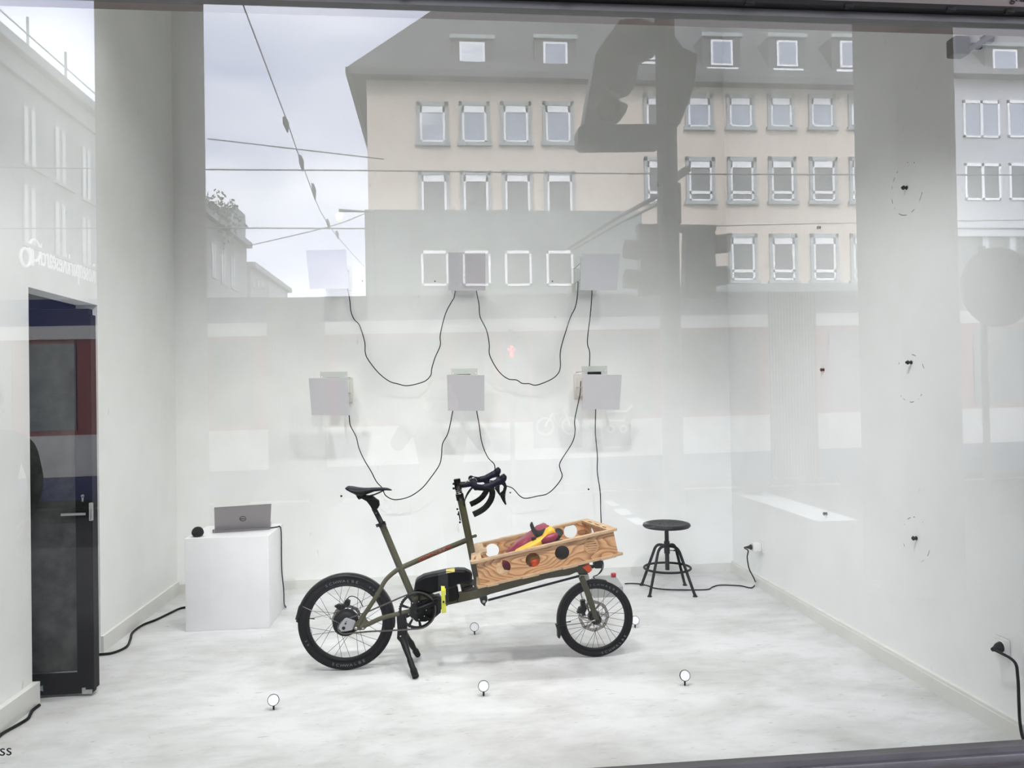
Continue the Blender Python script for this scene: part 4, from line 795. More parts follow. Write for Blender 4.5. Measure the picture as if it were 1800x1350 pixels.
# steering column top, stem, bars
btube([(807.4, 868), (809.6, 879)], .0215, k=1).build('collar', M_blk, bike)
btube([(804.5, 850), (808, 872)], .0165, k=1).build('spacers', M_sil, bike)
g = G()
for i in range(4): q = 859+i*3.0; btube([(805.6+i*.6, q), (806+i*.6, q+1.9)], .0172, k=1, g=g)
g.build('spacer_ring', M_blk, bike)
g = G(); btube([(799, 853), (815, 852), (833, 850)], [.017, .017, .015], k=1, g=g); btube([(803, 842), (806, 861)], .0185, k=1, g=g); btube([(802, 843), (802.6, 846)], .014, k=1, g=g)
for b in (850.5, 858.5): g.lathe(b3(797.5, b, -.008), (-1, 0, .1), [(.006, -.006), (.006, .006)], 10)
g.build('stem', M_blk, bike)
BW = .185
hb = G().cyl(b3(833.5, 850, 0)+Vector((0, -BW, 0)), b3(833.5, 850, 0)+Vector((0, BW, 0)), .0155, n=16).build('handlebar', M_tape, bike)
def drop(s):
    # one side: points measured on the near side, mirrored about the bicycle plane
    y_ = -BW
    P_ = lambda a, b, e_=0.0: (lambda q: Vector((q.x, YC+s*(abs(y_)+e_), q.z)))(at(a, b, YC+y_-e_))
    g = G().tube(cat([P_(832, 852.5, -.02), P_(838, 856), P_(850, 857), P_(862, 854.5), P_(868, 853)], 5), .0165, 12)
    o = g.build('bar_top', M_tape, hb)
    g = G().tube(cat([P_(856, 856), P_(862, 859), P_(865.5, 866), P_(863, 878), P_(855, 890), P_(845, 898), P_(832, 904.5)], 6), .0158, 12); g.build('bar_drop', M_tape, hb)
    g = G().tube(cat([P_(850, 856.5), P_(862, 853.5), P_(873, 848), P_(880, 845), P_(884, 840), P_(881, 835.5)], 5), [.0165]*6+[.018]*5+[.020]*6+[.021]*5+[.018]*3+[.012], 12); h = g.build('brake_hood', M_blk, hb)
    f = lambda a, b: (P_(a, b).x, P_(a, b).z)
    G().poly([f(884, 838), (f(889, 849)), f(891.3, 856), f(889, 864), f(888, 873), f(888.4, 879), f(890.2, 886.5), f(888, 887.5), f(883, 880), f(879.5, 873), f(878.8, 867), f(884, 862), f(885.5, 856), f(882, 850)], .012, XZ(YC+s*BW), bev=.002).build('brake_lever', M_blk, hb)
    G().poly([f(868, 858), f(875, 858), f(875, 863), f(877, 868), f(874, 865), f(871, 861)], .008, XZ(YC+s*BW)).build('shift_paddle', M_blk, hb)
drop(-1); drop(1)
g = G()
for s, e_ in ((-.05, 0), (.03, 3)): g.tube(cat([b3(836, 852, s), b3(828, 858+e_, s), b3(821, 868+e_, s*.8), b3(817, 880, s*.6), b3(816, 890, s*.3)], 5), .003, 6)
g.build('brake_hose', M_cab, bike)
g = G().tube(cat([b3(818, 848, -.03), b3(825, 843, -.05), b3(831, 840, -.06), b3(836, 841.5, -.06), b3(838.5, 846, -.05)], 5), .0022, 6); g.build('bell_wire', M_sil, bike)
g = G(); btube([(806, 899), (809, 915)], .0035, -.01, g=g)
for a, b in ((804, 895), (805.5, 904), (808.5, 918)): q = b3(a, b, -.012); g.lathe(q, AY, [(.005, -.006), (.006, 0), (.004, .006)], 10)
g.build('cable_stop', M_blk, bike)
g = G().cyl(b3(828, 944, -.004), b3(836, 942, -.004), .008); g.cyl(b3(835.5, 942, .015), b3(835.5, 942, -.035), .009); g.build('front_lug', M_ol, bike)
# saddle and post
rows = []
for px, top, bot, hw in ((607.5, 857, 858.5, .030), (611, 855, 861, .062), (618, 855.6, 865, .071), (628, 857.2, 870, .069), (638, 857.8, 871.5, .054), (648, 857.6, 867.5, .036), (658, 857.2, 864, .024), (670, 856.8, 862.5, .020), (680, 857.6, 862, .018), (686, 859.5, 862.3, .015), (689, 861, 862, .006)):
    t_, b_ = b3(px, top).z, b3(px, bot).z; x_ = b3(px, 860).x; n = 20
    rows.append([Vector((x_, YC+hw*math.copysign(abs(math.cos(a))**.75, math.cos(a)), (t_+b_)/2+(t_-b_)/2*math.copysign(abs(math.sin(a))**(.55 if math.sin(a) > 0 else 1.3), math.sin(a)))) for a in [2*math.pi*i/n for i in range(n)]])
sd = G().grid(rows).build('saddle', mat('black_saddle', (12, 12, 13), .45, spec=.3), bike)
for s in (-1, 1): G().tube(cat([b3(625, 869, s*.02), b3(640, 873, s*.022), b3(654, 870.5, s*.022), b3(664, 867, s*.018), b3(674, 862, s*.012)], 5), .0042, 8).build('saddle_rail', M_blk, sd)
bpoly([(625, 868), (640, 870), (654, 871), (657, 873), (666.5, 880), (667.5, 888), (664.5, 893.5), (657, 899), (651, 889), (645, 881), (636, 876), (631, 878), (628, 874)], .034, 0, bev=.005).build('suspension_head', M_blk, bike)
G().tube([b3(657, 893), b3(671.5, 921)], .0138, 14).build('seat_post', M_blk, bike)
q = b3(661.3, 902, -.0145); G().lathe(q, AY, [(.004, 0), (.004, .001)], 12).build('post_mark', M_sil, bike)
g = G(); btube([(670.5, 918.5), (673, 925)], .0205, k=1, g=g); bpoly([(660, 922), (667, 920), (668, 925), (662, 927)], .012, -.006, bev=.002, g=g); g.build('seat_clamp', M_blk, bike)
q = b3(662.3, 924, -.012); G().lathe(q, AY, [(.004, -.001), (.004, .002)], 10).build('clamp_bolt', M_sil, bike)
# battery, controller, motor
bt = bpoly([(727, 1040), (730, 1022), (733, 1017), (745, 1010), (760, 1006.5), (784, 1001.5), (804, 999), (817, 999.5), (827, 1004.5), (830, 1008), (829, 1022), (804, 1025), (800, 1030), (783, 1034), (768, 1038), (754, 1042), (742, 1038), (735, 1037)], .085, 0, bev=.012).build('battery', mat('black_battery', (9, 10, 14), .4, spec=.3), bike)
q = b3(784, 1001.8, 0); e_ = b3(799, 999.5, 0); G().add([q+Vector((0, -.03, .002)), e_+Vector((0, -.03, .002)), e_+Vector((0, .0, .0035)), q+Vector((0, .0, .0035)), q+Vector((0, -.043, -.007)), e_+Vector((0, -.043, -.007))], [(0, 1, 2, 3), (4, 5, 1, 0)]).build('yellow_label', mat('yellow_label', (222, 208, 110), .5), bt)
bpoly([(783, 1036), (790, 1030), (802, 1027), (805, 1033), (807, 1047), (804, 1052), (785, 1057)], .07, -.005, bev=.006).build('controller_box', M_blk, bike)
g = G()
for a, b, c_ in ((786, 1056, 1063), (803, 1051, 1058)): btube([(a, b), (a+1.5, c_)], .0018, -.03, g=g, n=6, k=1)
g.build('cable_tie', M_cab, bike)
bpoly([(720, 1070), (728, 1060), (742, 1052), (772, 1045), (776, 1052), (775, 1074), (762, 1085), (748, 1090), (732, 1090), (722, 1082)], .085, .01, bev=.012).build('motor', M_blk, bike)
# chainring, crank, pedal, chain
BB = b3(733.5, 1073, -.05); bbx, bby = 733.5, 1073
rr = 31.0*SCL; n = 46; out = []
for i in range(n):
    a = 2*math.pi*i/n
    for da, k in ((-.25, 1), (-.1, 1.035), (.1, 1.035), (.25, 1)): out.append((BB.x+rr*k*math.cos(a+da*2*math.pi/n), BB.z+rr*k*math.sin(a+da*2*math.pi/n)))
hs = []
for k in range(9):
    a0 = 2*math.pi*k/9+.09; a1 = a0+2*math.pi/9-.18; m_ = 6
    hs.append([(BB.x+rr*.86*math.cos(a0+(a1-a0)*i/m_), BB.z+rr*.86*math.sin(a0+(a1-a0)*i/m_)) for i in range(m_+1)]+[(BB.x+rr*.40*math.cos(a1-.02-(a1-a0-.04)*i/m_), BB.z+rr*.40*math.sin(a1-.02-(a1-a0-.04)*i/m_)) for i in range(m_+1)])
cg = G().poly(out, .0035, XZ(BB.y), hs).build('chainring', M_blk, bike)
g = G()
for k in range(9): a = 2*math.pi*k/9; g.lathe((BB.x+rr*.5*math.cos(a), BB.y-.002, BB.z+rr*.5*math.sin(a)), AY, [(.003, 0), (.003, .003)], 8)
g.build('ring_bolt', M_sil, cg)
PX = (780, 1053.5)
G().tube([b3(bbx-2, bby+1, -.068), b3(PX[0], PX[1], -.072)], [.016, .011], 12, flat=.6).lathe(b3(bbx, bby, -.055), AY, [(.02, -.01), (.022, .006), (.016, .018), (.008, .02)], 20).build('crank_arm', M_blk, bike)
G().tube([b3(bbx, bby, .068), b3(700, 1090, .072)], [.014, .010], 12, flat=.6).build('crank_arm', M_blk, bike)
q = b3(PX[0], PX[1], -.08); M_ped = mat('yellow_pedal', (206, 208, 70), .5)
g = G(); c1 = b3(779.5, 1053.5, -.125); g.poly([(-.0105, -.06), (.0105, -.058), (.0085, .058), (-.0115, .06)], .095, Matrix.Translation(c1) @ Matrix(((1, 0, 0, 0), (0, 0, 1, 0), (0, 1, 0, 0), (0, 0, 0, 1))), bev=.002)
for h in (-.055, -.04, .045): g.box((c1.x+.008, c1.y-.04, c1.z+h-.002), (c1.x+.013, c1.y+.04, c1.z+h+.002))
g.build('pedal', M_ped, bike); G().cyl(q+Vector((0, .02, 0)), (c1.x, c1.y-.052, c1.z), .0055).build('pedal_axle', M_blk, bike)
g = G(); M_ch = mat('chain_steel', (110, 106, 100), .4, .9)
path = [(606, 1114), (600, 1113), (595, 1108), (594, 1101), (598, 1094), (606, 1089), (645, 1076), (700, 1052), (718, 1044.5)]
a_ = [b3(p[0], p[1], -.045) for p in path]; arc = [Vector((BB.x+rr*1.01*math.cos(t), BB.y, BB.z+rr*1.01*math.sin(t))) for t in [math.radians(118-i*9) for i in range(24)]]
loop = a_+arc+[b3(700, 1107.5, -.045), b3(650, 1110, -.045)]
# resample into links
seg = []; L_ = 0
for i in range(len(loop)):
    p, q = loop[i], loop[(i+1) % len(loop)]; seg.append((L_, (q-p).length, p, q)); L_ += (q-p).length
nl = int(L_/.0127); 
def onl(s):
    s %= L_
    for s0, l0, p, q in seg:
        if s <= s0+l0: return p.lerp(q, (s-s0)/max(l0, 1e-6))
    return loop[0]
for i in range(nl):
    p, q = onl(L_*i/nl), onl(L_*(i+1)/nl); w_ = .0034 if i % 2 else .0022; d = (q-p).normalized(); up_ = d.cross(AY).normalized()
    for s in (-1, 1):
        o = AY*s*w_; hh = .0036; v = [p+o-up_*hh-d*.002, q+o-up_*hh+d*.002, q+o+up_*hh+d*.002, p+o+up_*hh-d*.002]
        g.add(v+[x+AY*.001 for x in v], [(0, 1, 2, 3), (7, 6, 5, 4), (0, 4, 5, 1), (1, 5, 6, 2), (2, 6, 7, 3), (3, 7, 4, 0)])
    g.cyl(p-AY*w_, p+AY*(w_+.001), .0028, n=8)
g.build('chain', M_ch, bike)
# fenders
def fender(c, R, a0, a1, w_, name, lab=None):
    rows = []
    n = 40
    for i in range(n+1):
        a = math.radians(a0+(a1-a0)*i/n); d = Vector((math.cos(a), 0, math.sin(a)))
        rows.append([c+d*(R+h)+Vector((0, y_*w_, 0)) for y_, h in ((-1, -.012), (-.85, -.003), (-.4, .002), (.4, .002), (.85, -.003), (1, -.012), (.85, -.006), (.4, -.001), (-.4, -.001), (-.85, -.006))])
    return G().grid(rows).build(name, M_fend, bike)
fender(cr_, .2605, -8, 176, .033, 'rear_fender'); fender(cf_, .2155, 72, 192, .026, 'front_fender')
g = G(); bpoly([(526, 1064), (532, 1060), (535, 1067), (529, 1076), (524, 1088), (520, 1087), (523, 1076)], .045, 0, bev=.002, g=g); g.build('mud_flap', M_fend, bike)
g = G(); bpoly([(976, 1098), (984, 1096), (986, 1112), (983, 1121), (979.5, 1119), (979, 1106)], .04, 0, bev=.002, g=g); g.build('mud_flap', M_fend, bike)
for s in (-1, 1):
    G().tube([b3(532, 1066, s*.036), b3(600, 1097, s*.055)], .0018, 6).build('fender_stay', M_sil, bike)
    G().tube([b3(980, 1101, s*.03), b3(1048, 1092, s*.06)], .0018, 6).build('fender_stay', M_spk, bike)
q = b3(668, 1033, -.02); G().lathe(q, (1, 0, -.2), [(.004, 0), (.009, .002), (.009, .012), (.005, .014)], 12).build('rear_lamp_mount', M_ol, bike)
# brakes
g = G(); bpoly([(588, 1065), (594, 1062), (604, 1062), (606, 1056), (610, 1052.5), (616, 1056), (615, 1063), (609, 1066), (604, 1071), (596, 1071)], .035, .045, bev=.004, g=g); g.tube(cat([b3(610, 1055, .05), b3(614, 1049, .05), b3(622, 1048.5, .05), b3(631, 1054, .055), b3(638, 1066, .06)], 5), .0025, 6); g.build('rear_brake', M_blk, bike)
g = G(); bpoly([(1014, 1077), (1017, 1068), (1021, 1066), (1020, 1055), (1028, 1054), (1028, 1062), (1031, 1069), (1028, 1076), (1029, 1081), (1023, 1081), (1022, 1077)], .035, .045, bev=.003, g=g); g.tube(cat([b3(1024, 1056, .045), b3(1022, 1046, .045), b3(1022, 1035, .03), b3(1024, 1020, .02)], 5), .0022, 6); g.build('front_brake', M_blk, bike)
# kickstand: two legs
ks = bpoly([(697, 1078), (712, 1076), (716, 1100), (716, 1112), (712, 1122), (703, 1126), (698, 1120), (699, 1105)], .06, -.0, bev=.008).build('kickstand', M_blk, bike)
q = b3(704, 1118, -.04); G().lathe(q, AY, [(.005, 0), (.005, .004), (.003, .005)], 10).build('pivot_bolt', M_sil, ks)
fn, ff = fl(731, 1190, .012), fl(735, 1152, .012)
a0 = b3(706, 1117, -.02); G().tube([a0, a0.lerp(fn, .3), a0.lerp(fn, .55), a0.lerp(fn, .6), a0.lerp(fn, .8), a0.lerp(fn, .84), fn], [.020, .018, .0135, .016, .015, .019, .0175], 12).build('leg', M_blk, ks)
a0 = b3(710, 1110, .03); G().tube([a0, a0.lerp(ff, .35), a0.lerp(ff, .5), a0.lerp(ff, .75), a0.lerp(ff, .8), ff], [.015, .014, .018, .013, .018, .015], 12).build('leg', M_blk, ks)
# front lamp under the crate
g = G(); q = b3(1050.5, 990, .0); g.box((q.x-.024, YC-.03, q.z-.024), (q.x+.024, YC+.03, q.z+.024), bev=.008); g.tube([b3(1041, 996), b3(1035, 1001)], .006, 8); g.lathe(b3(1041, 996), AY, [(.008, -.012), (.008, .012)], 12); g.tube(cat([b3(1038, 998), b3(1033, 1006), b3(1026, 1012)], 3), .004, 6); g.build('front_lamp', M_blk, bike)
g = G().tube(cat([b3(1056, 984, -.01), b3(1060, 988, -.01), b3(1060.5, 997, -.01), b3(1056, 1006, -.01), b3(1049, 1011, -.01), b3(1044, 1013, -.01)], 5), .0022, 6); g.build('lamp_cable', M_cab, bike)
# ================================================================== plywood crate on the carrier
def wood():
    M = bpy.data.materials.new('pine_plywood'); M.use_nodes = True; n = M.node_tree.nodes; l = M.node_tree.links; b = n['Principled BSDF']
    g = n.new('ShaderNodeNewGeometry'); mp = n.new('ShaderNodeMapping'); mp.inputs['Rotation'].default_value = (0, .23, 0); mp.inputs['Scale'].default_value = (1.5, 3, 5); l.new(g.outputs['Position'], mp.inputs[0])
    x = n.new('ShaderNodeTexNoise'); x.inputs['Scale'].default_value = 1.9; x.inputs['Detail'].default_value = 1.5; x.inputs['Roughness'].default_value = .35; l.new(mp.outputs[0], x.inputs[0])
    m1 = n.new('ShaderNodeMath'); m1.operation = 'MULTIPLY'; m1.inputs[1].default_value = 17; l.new(x.outputs['Fac'], m1.inputs[0])
    fr = n.new('ShaderNodeMath'); fr.operation = 'FRACT'; l.new(m1.outputs[0], fr.inputs[0])
    rp = n.new('ShaderNodeValToRGB'); l.new(fr.outputs[0], rp.inputs[0]); el = rp.color_ramp.elements
    el[0].position = 0; el[0].color = (*lin((214, 168, 122)), 1); el[1].position = 1; el[1].color = (*lin((214, 168, 122)), 1)
    k = el.new(.45); k.color = (*lin((205, 158, 112)), 1); k = el.new(.78); k.color = (*lin((172, 124, 82)), 1); k = el.new(.9); k.color = (*lin((156, 108, 68)), 1)
    y = n.new('ShaderNodeTexNoise'); y.inputs['Scale'].default_value = 60; mp2 = n.new('ShaderNodeMapping'); mp2.inputs['Scale'].default_value = (.12, 1, 1); mp2.inputs['Rotation'].default_value = (0, .23, 0); l.new(g.outputs['Position'], mp2.inputs[0]); l.new(mp2.outputs[0], y.inputs[0])
    r2 = n.new('ShaderNodeValToRGB'); r2.color_ramp.elements[0].position = .3; r2.color_ramp.elements[0].color = (.86, .84, .82, 1); r2.color_ramp.elements[1].position = .6; r2.color_ramp.elements[1].color = (1, 1, 1, 1); l.new(y.outputs['Fac'], r2.inputs[0])
    mm = n.new('ShaderNodeMixRGB'); mm.blend_type = 'MULTIPLY'; mm.inputs[0].default_value = 1; l.new(rp.outputs[0], mm.inputs[1]); l.new(r2.outputs[0], mm.inputs[2]); l.new(mm.outputs[0], b.inputs['Base Color']); b.inputs['Roughness'].default_value = .5; return M
M_wood = wood(); M_edge = mat('plywood_edge', (200, 168, 132), .6, var=.25, vscale=30, stretch=(1, 1, 8))
YF = 1.555; YR = 1.975
BL, BR, TL = at(844.5, 1029, YF), at(1086.5, 972.5, YF), at(838, 989, YF)
eu = (BR-BL).normalized(); ev = Vector((0, 1, 0)); ew = ev.cross(eu)*-1
if ew.z < 0: ew = -ew
CL = (BR-BL).length; CH = (TL-BL).dot(ew); CW = YR-YF
def cp(u, v, w_): return BL+eu*u+ev*v+ew*w_
MC = Matrix(((eu.x, ev.x, ew.x, BL.x), (eu.y, ev.y, ew.y, BL.y), (eu.z, ev.z, ew.z, BL.z), (0, 0, 0, 1)))
crate = root('plywood_crate', tuple(cp(CL/2, CW/2, 0)), 'pine plywood crate with round holes on the front of the cargo bicycle', 'crate')
def uw(px, py, Y): q = at(px, py, Y)-BL; return q.dot(eu), q.dot(ew)
TH = .012
# panels in the (u, w) plane at depth v
def MUW(v): return MC @ Matrix(((1, 0, 0, 0), (0, 0, 1, v), (0, 1, 0, 0), (0, 0, 0, 1)))
hf = [circ(*uw(a, b, YF), 13.0*SCL*.95, 32) for a, b in ((885, 997.5), (936.8, 984.7), (988.2, 972.0))]
gu, gw = uw(1039.5, 959.7, YF); sl = []
for i, (d, hwid) in enumerate(((-.024, .020), (-.012, .026), (0, .030), (.012, .026), (.024, .018))):
    c_ = [(gu-hwid, gw+d-.0022), (gu+hwid, gw+d-.0022), (gu+hwid, gw+d+.0022), (gu-hwid, gw+d+.0022)]; a_ = -.12
    sl.append([(gu+(x-gu)*math.cos(a_)-(y-gw)*math.sin(a_), gw+(x-gu)*math.sin(a_)+(y-gw)*math.cos(a_)) for x, y in c_])
G().poly([(0, 0), (CL, 0), (CL, CH), (0, CH)], TH, MUW(TH/2), hf+sl).build('front_panel', M_wood, crate)
g = G(); g.poly(circ(gu, gw, 13.2*SCL*.95, 32), .003, MUW(-.0012), [[(x, y) for x, y in q] for q in sl]); g.build('slotted_disc', mat('sanded_plywood', (198, 152, 106), .6, var=.2, vscale=20), crate)
ur = [uw(a, b, YR)[0] for a, b in ((832, 955), (1026, 907))]
U0, U1 = max(ur[0], .0), min(ur[1], CL)
hr = [circ(*uw(a, b, YR), 12.2*SCL*1.05, 32) for a, b in ((864.8, 967.3), (1002.5, 933.5))]+[circ(*uw(957, 945, YR), 12.2*SCL*1.05, 32)]
G().poly([(U0, 0), (U1, 0), (U1, CH), (U0, CH)], TH, MUW(CW-TH/2), hr).build('rear_panel', M_wood, crate)
def sidep(ua, ub, name, holes, notch=False):
    """end board from front corner u=ua to rear corner u=ub"""
    p, q = cp(ua, 0, 0), cp(ub, CW, 0); d = (q-p); L_ = d.length; d = d.normalized(); nn = d.cross(ew).normalized()
    M_ = Matrix(((d.x, ew.x, nn.x, p.x), (d.y, ew.y, nn.y, p.y), (d.z, ew.z, nn.z, p.z), (0, 0, 0, 1)))
    o = [(TH, 0), (L_-TH, 0), (L_-TH, CH), (L_*.62, CH), (L_*.58, CH-.05), (L_*.30, CH-.05), (L_*.26, CH), (TH, CH)] if notch else [(TH, 0), (L_-TH, 0), (L_-TH, CH), (TH, CH)]
    G().poly(o, TH, M_, [circ(L_*a, CH*b, r_, 24) for a, b, r_ in holes]).build(name, M_wood, crate)
sidep(.012, U0+.006, 'end_panel', [], True); sidep(CL-.008, U1-.006, 'end_panel', [(.28, .55, .028), (.72, .55, .036)])
# base board with tabs
o = [(-.012, -.012)]; tabs = [(.04, .13), (.29, .42), (.58, .70), (.86, .98)]
for a, b in tabs: o += [(CL*a, -.012), (CL*a+.006, -.026), (CL*b-.006, -.026), (CL*b, -.012)]
o += [(CL+.022, -.012), (CL+.026, .0), (CL+.012, .02), (U1+.012, CW+.012), (U0-.012, CW+.012), (-.02, .02)]
MB = MC @ Matrix.Translation((0, 0, -.006)); G().poly(o, TH, MB).build('base_board', M_edge, crate)
# top ring
o = [(-.022, -.014), (.0, -.018), (CL*.08, -.018), (CL*.10, -.012), (CL*.2, -.012)]
for a, b in ((.40, .52), (.72, .84)): o += [(CL*a, -.012), (CL*a+.006, -.017), (CL*b-.006, -.017), (CL*b, -.012)]
o += [(CL+.012, -.014), (CL+.020, -.002), (CL+.018, .012), (U1+.016, CW+.008)]
for a, b in ((.86, .72), (.62, .50), (.38, .24), (.12, .02)): o += [(U1*a, CW+.012), (U1*a-.006, CW+.020), (U1*b+.006, CW+.020), (U1*b, CW+.012)]
o += [(U0-.012, CW+.010), (-.02, .05), (-.028, .03)]
ih = [(.035, .016), (CL-.03, .016), (U1-.022, CW-.014), (U0+.05, CW-.014), (U0+.05, CW*.66), (.075, CW*.60), (.07, CW*.40), (.035, CW*.34)]
slots = []
for t in (.22, .48, .74): a, b = (CL-.006)*(1-t)+(U1-.002)*t, CW*t; slots.append([(a-.006, b-.028), (a+.004, b-.030), (a-.006, b+.028), (a-.016, b+.030)])
slots.append([(-.008, .03), (.002, .03), (.012, .10), (.002, .10)])
G().poly(o, TH, MC @ Matrix.Translation((0, 0, CH+.006)), [ih]+slots).build('top_rim', M_edge, crate)
# ================================================================== contents: bag and bits
def blob(rows_, n=18, seed=1, amp=.006):
    """rows = (centre, half width vector, half height vector); lofted crumpled bag"""
    rnd = random.Random(seed); out = []
    for c, a, b in rows_:
        c, a, b = Vector(c), Vector(a), Vector(b); out.append([c+a*math.copysign(abs(math.cos(t))**.65, math.cos(t))+b*math.copysign(abs(math.sin(t))**.65, math.sin(t))+Vector((rnd.uniform(-amp, amp), rnd.uniform(-amp, amp), rnd.uniform(-amp, amp))) for t in [2*math.pi*i/n for i in range(n)]])
    return out
YM = 1.80; pp = lambda a, b, y=YM: at(a, b, y)
bag = root('dry_bag', pp(915, 965), 'crumpled maroon and yellow waterproof bag lying in the plywood crate', 'bag')
M_mar = mat('maroon_tarpaulin', (140, 42, 66), .35, var=.12, vscale=9, bump=.35); M_yel = mat('yellow_tarpaulin', (232, 178, 46), .35, var=.08, vscale=9, bump=.35)
up = ew
G().grid(blob([(pp(885, 988), (0, .03, 0), up*.012), (pp(893, 977), (0, .06, 0), up*.028), (pp(912, 962), (0, .075, 0), up*.036), (pp(935, 949), (0, .08, 0), up*.040), (pp(949, 940), (0, .08, 0), up*.044), (pp(960, 933), (0, .07, 0), up*.040), (pp(963, 932), (0, .06, 0), up*.036), (pp(970, 936), (0, .05, 0), up*.010)], seed=3)).build('bag_body', M_mar, bag)
Y2 = 1.64
G().grid(blob([(pp(903, 975, Y2), (0, .02, 0), up*.006), (pp(908, 971, Y2), (0, .03, 0), up*.014), (pp(930, 961, Y2), (0, .04, 0), up*.018), (pp(948, 953, Y2), (0, .04, 0), up*.022), (pp(956, 946, Y2), (0, .03, 0), up*.016), (pp(962, 937, Y2), (0, .03, 0), up*.024), (pp(969, 933, Y2), (0, .03, 0), up*.026), (pp(975, 935, Y2), (0, .02, 0), up*.020), (pp(978, 940, Y2), (0, .01, 0), up*.008)], seed=5, amp=.003)).build('bag_side', M_yel, bag)
G().grid(blob([(pp(952, 952, 1.62), (0, .02, 0), up*.012), (pp(963, 947, 1.62), (0, .03, 0), up*.026), (pp(974, 943, 1.62), (0, .03, 0), up*.022), (pp(980, 941, 1.62), (0, .02, 0), up*.01)], seed=8, amp=.003)).build('bag_end', M_mar, bag)
g = G().tube(cat([pp(934, 922, 1.78), pp(938, 932, 1.74), pp(944, 938, 1.70), pp(952, 938, 1.68), (pp(960, 935, 1.68)), pp(968, 934, 1.68)], 5), .020, 10, flat=.4); g.build('bag_strap', mat('black_webbing', (22, 22, 24), .7), bag)
G().tube([pp(973, 950, 1.78), pp(983, 935, 1.72)], [.022, .025], 12).build('rolled_closure', mat('black_webbing', (22, 22, 24), .7), bag)
q = pp(938, 946, 1.655); G().box((q.x-.012, q.y-.012, q.z-.012), (q.x+.012, q.y, q.z+.006), bev=.002).build('bag_print', M_blk, bag)
def lump(name, px, py, y, s, m_, label, cat_, seed):
    q = pp(px, py, y); return tag(G().grid(blob([(q+Vector((-s[0], 0, 0)), (0, s[1]*.3, 0), (0, 0, s[2]*.3)), (q+Vector((-s[0]*.7, 0, 0)), (0, s[1]*.85, 0), (0, 0, s[2]*.85)), (q, (0, s[1], 0), (0, 0, s[2])), (q+Vector((s[0]*.7, 0, 0)), (0, s[1]*.85, 0), (0, 0, s[2]*.85)), (q+Vector((s[0], 0, 0)), (0, s[1]*.3, 0), (0, 0, s[2]*.3))], seed=seed, amp=.002)).build(name, m_, None), label, cat_)
lump('folded_jacket', 936, 977, 1.68, (.055, .05, .045), mat('olive_yellow_cloth', (150, 116, 36), .8), 'olive yellow cloth bundle seen through the second round hole of the crate', 'cloth', 11)
lump('orange_ball', 941, 990, 1.60, (.024, .024, .022), mat('orange_plastic', (232, 88, 34), .45), 'orange round thing at the bottom of the second round hole', 'ball', 12)
lump('black_pouch', 989, 965, 1.70, (.05, .045, .05), mat('black_webbing', (22, 22, 24), .7), 'black pouch seen through the third round hole of the crate', 'pouch', 13)
lump('dark_red_pouch', 893, 990, 1.63, (.03, .04, .035), mat('dark_red_cloth', (110, 20, 40), .7), 'dark red pouch seen through the first round hole of the crate', 'pouch', 14)
# ================================================================== people on the pavement outside
M_coat = mat('dark_coat', (34, 36, 42), .85); M_skin = mat('skin', (196, 150, 128), .55); M_hair = mat('dark_hair', (38, 30, 26), .7); M_jean = mat('dark_trousers', (36, 40, 52), .85); M_shoe = mat('dark_shoes', (22, 22, 24), .6)
def skinned(name, pts, edges, radii, M_, parent, lv=2, rt=0):
    me = bpy.data.meshes.new(name); me.from_pydata([tuple(p) for p in pts], edges, []); o = bpy.data.objects.new(name, me); COL.objects.link(o)
    s = o.modifiers.new('skin', 'SKIN'); s.use_smooth_shade = True
    for v, r_ in zip(me.skin_vertices[0].data, radii): v.radius = (r_, r_)
    me.skin_vertices[0].data[rt].use_root = True
    o.modifiers.new('sub', 'SUBSURF').levels = lv; o.modifiers['sub'].render_levels = lv
    bpy.context.view_layer.update(); dg = bpy.context.evaluated_depsgraph_get()
    m2 = bpy.data.meshes.new_from_object(o.evaluated_get(dg)); bpy.data.objects.remove(o); m2.name = name
    m2.materials.clear(); m2.materials.append(M_); o = bpy.data.objects.new(name, m2); COL.objects.link(o)
    if parent: attach(o, parent)
    return o
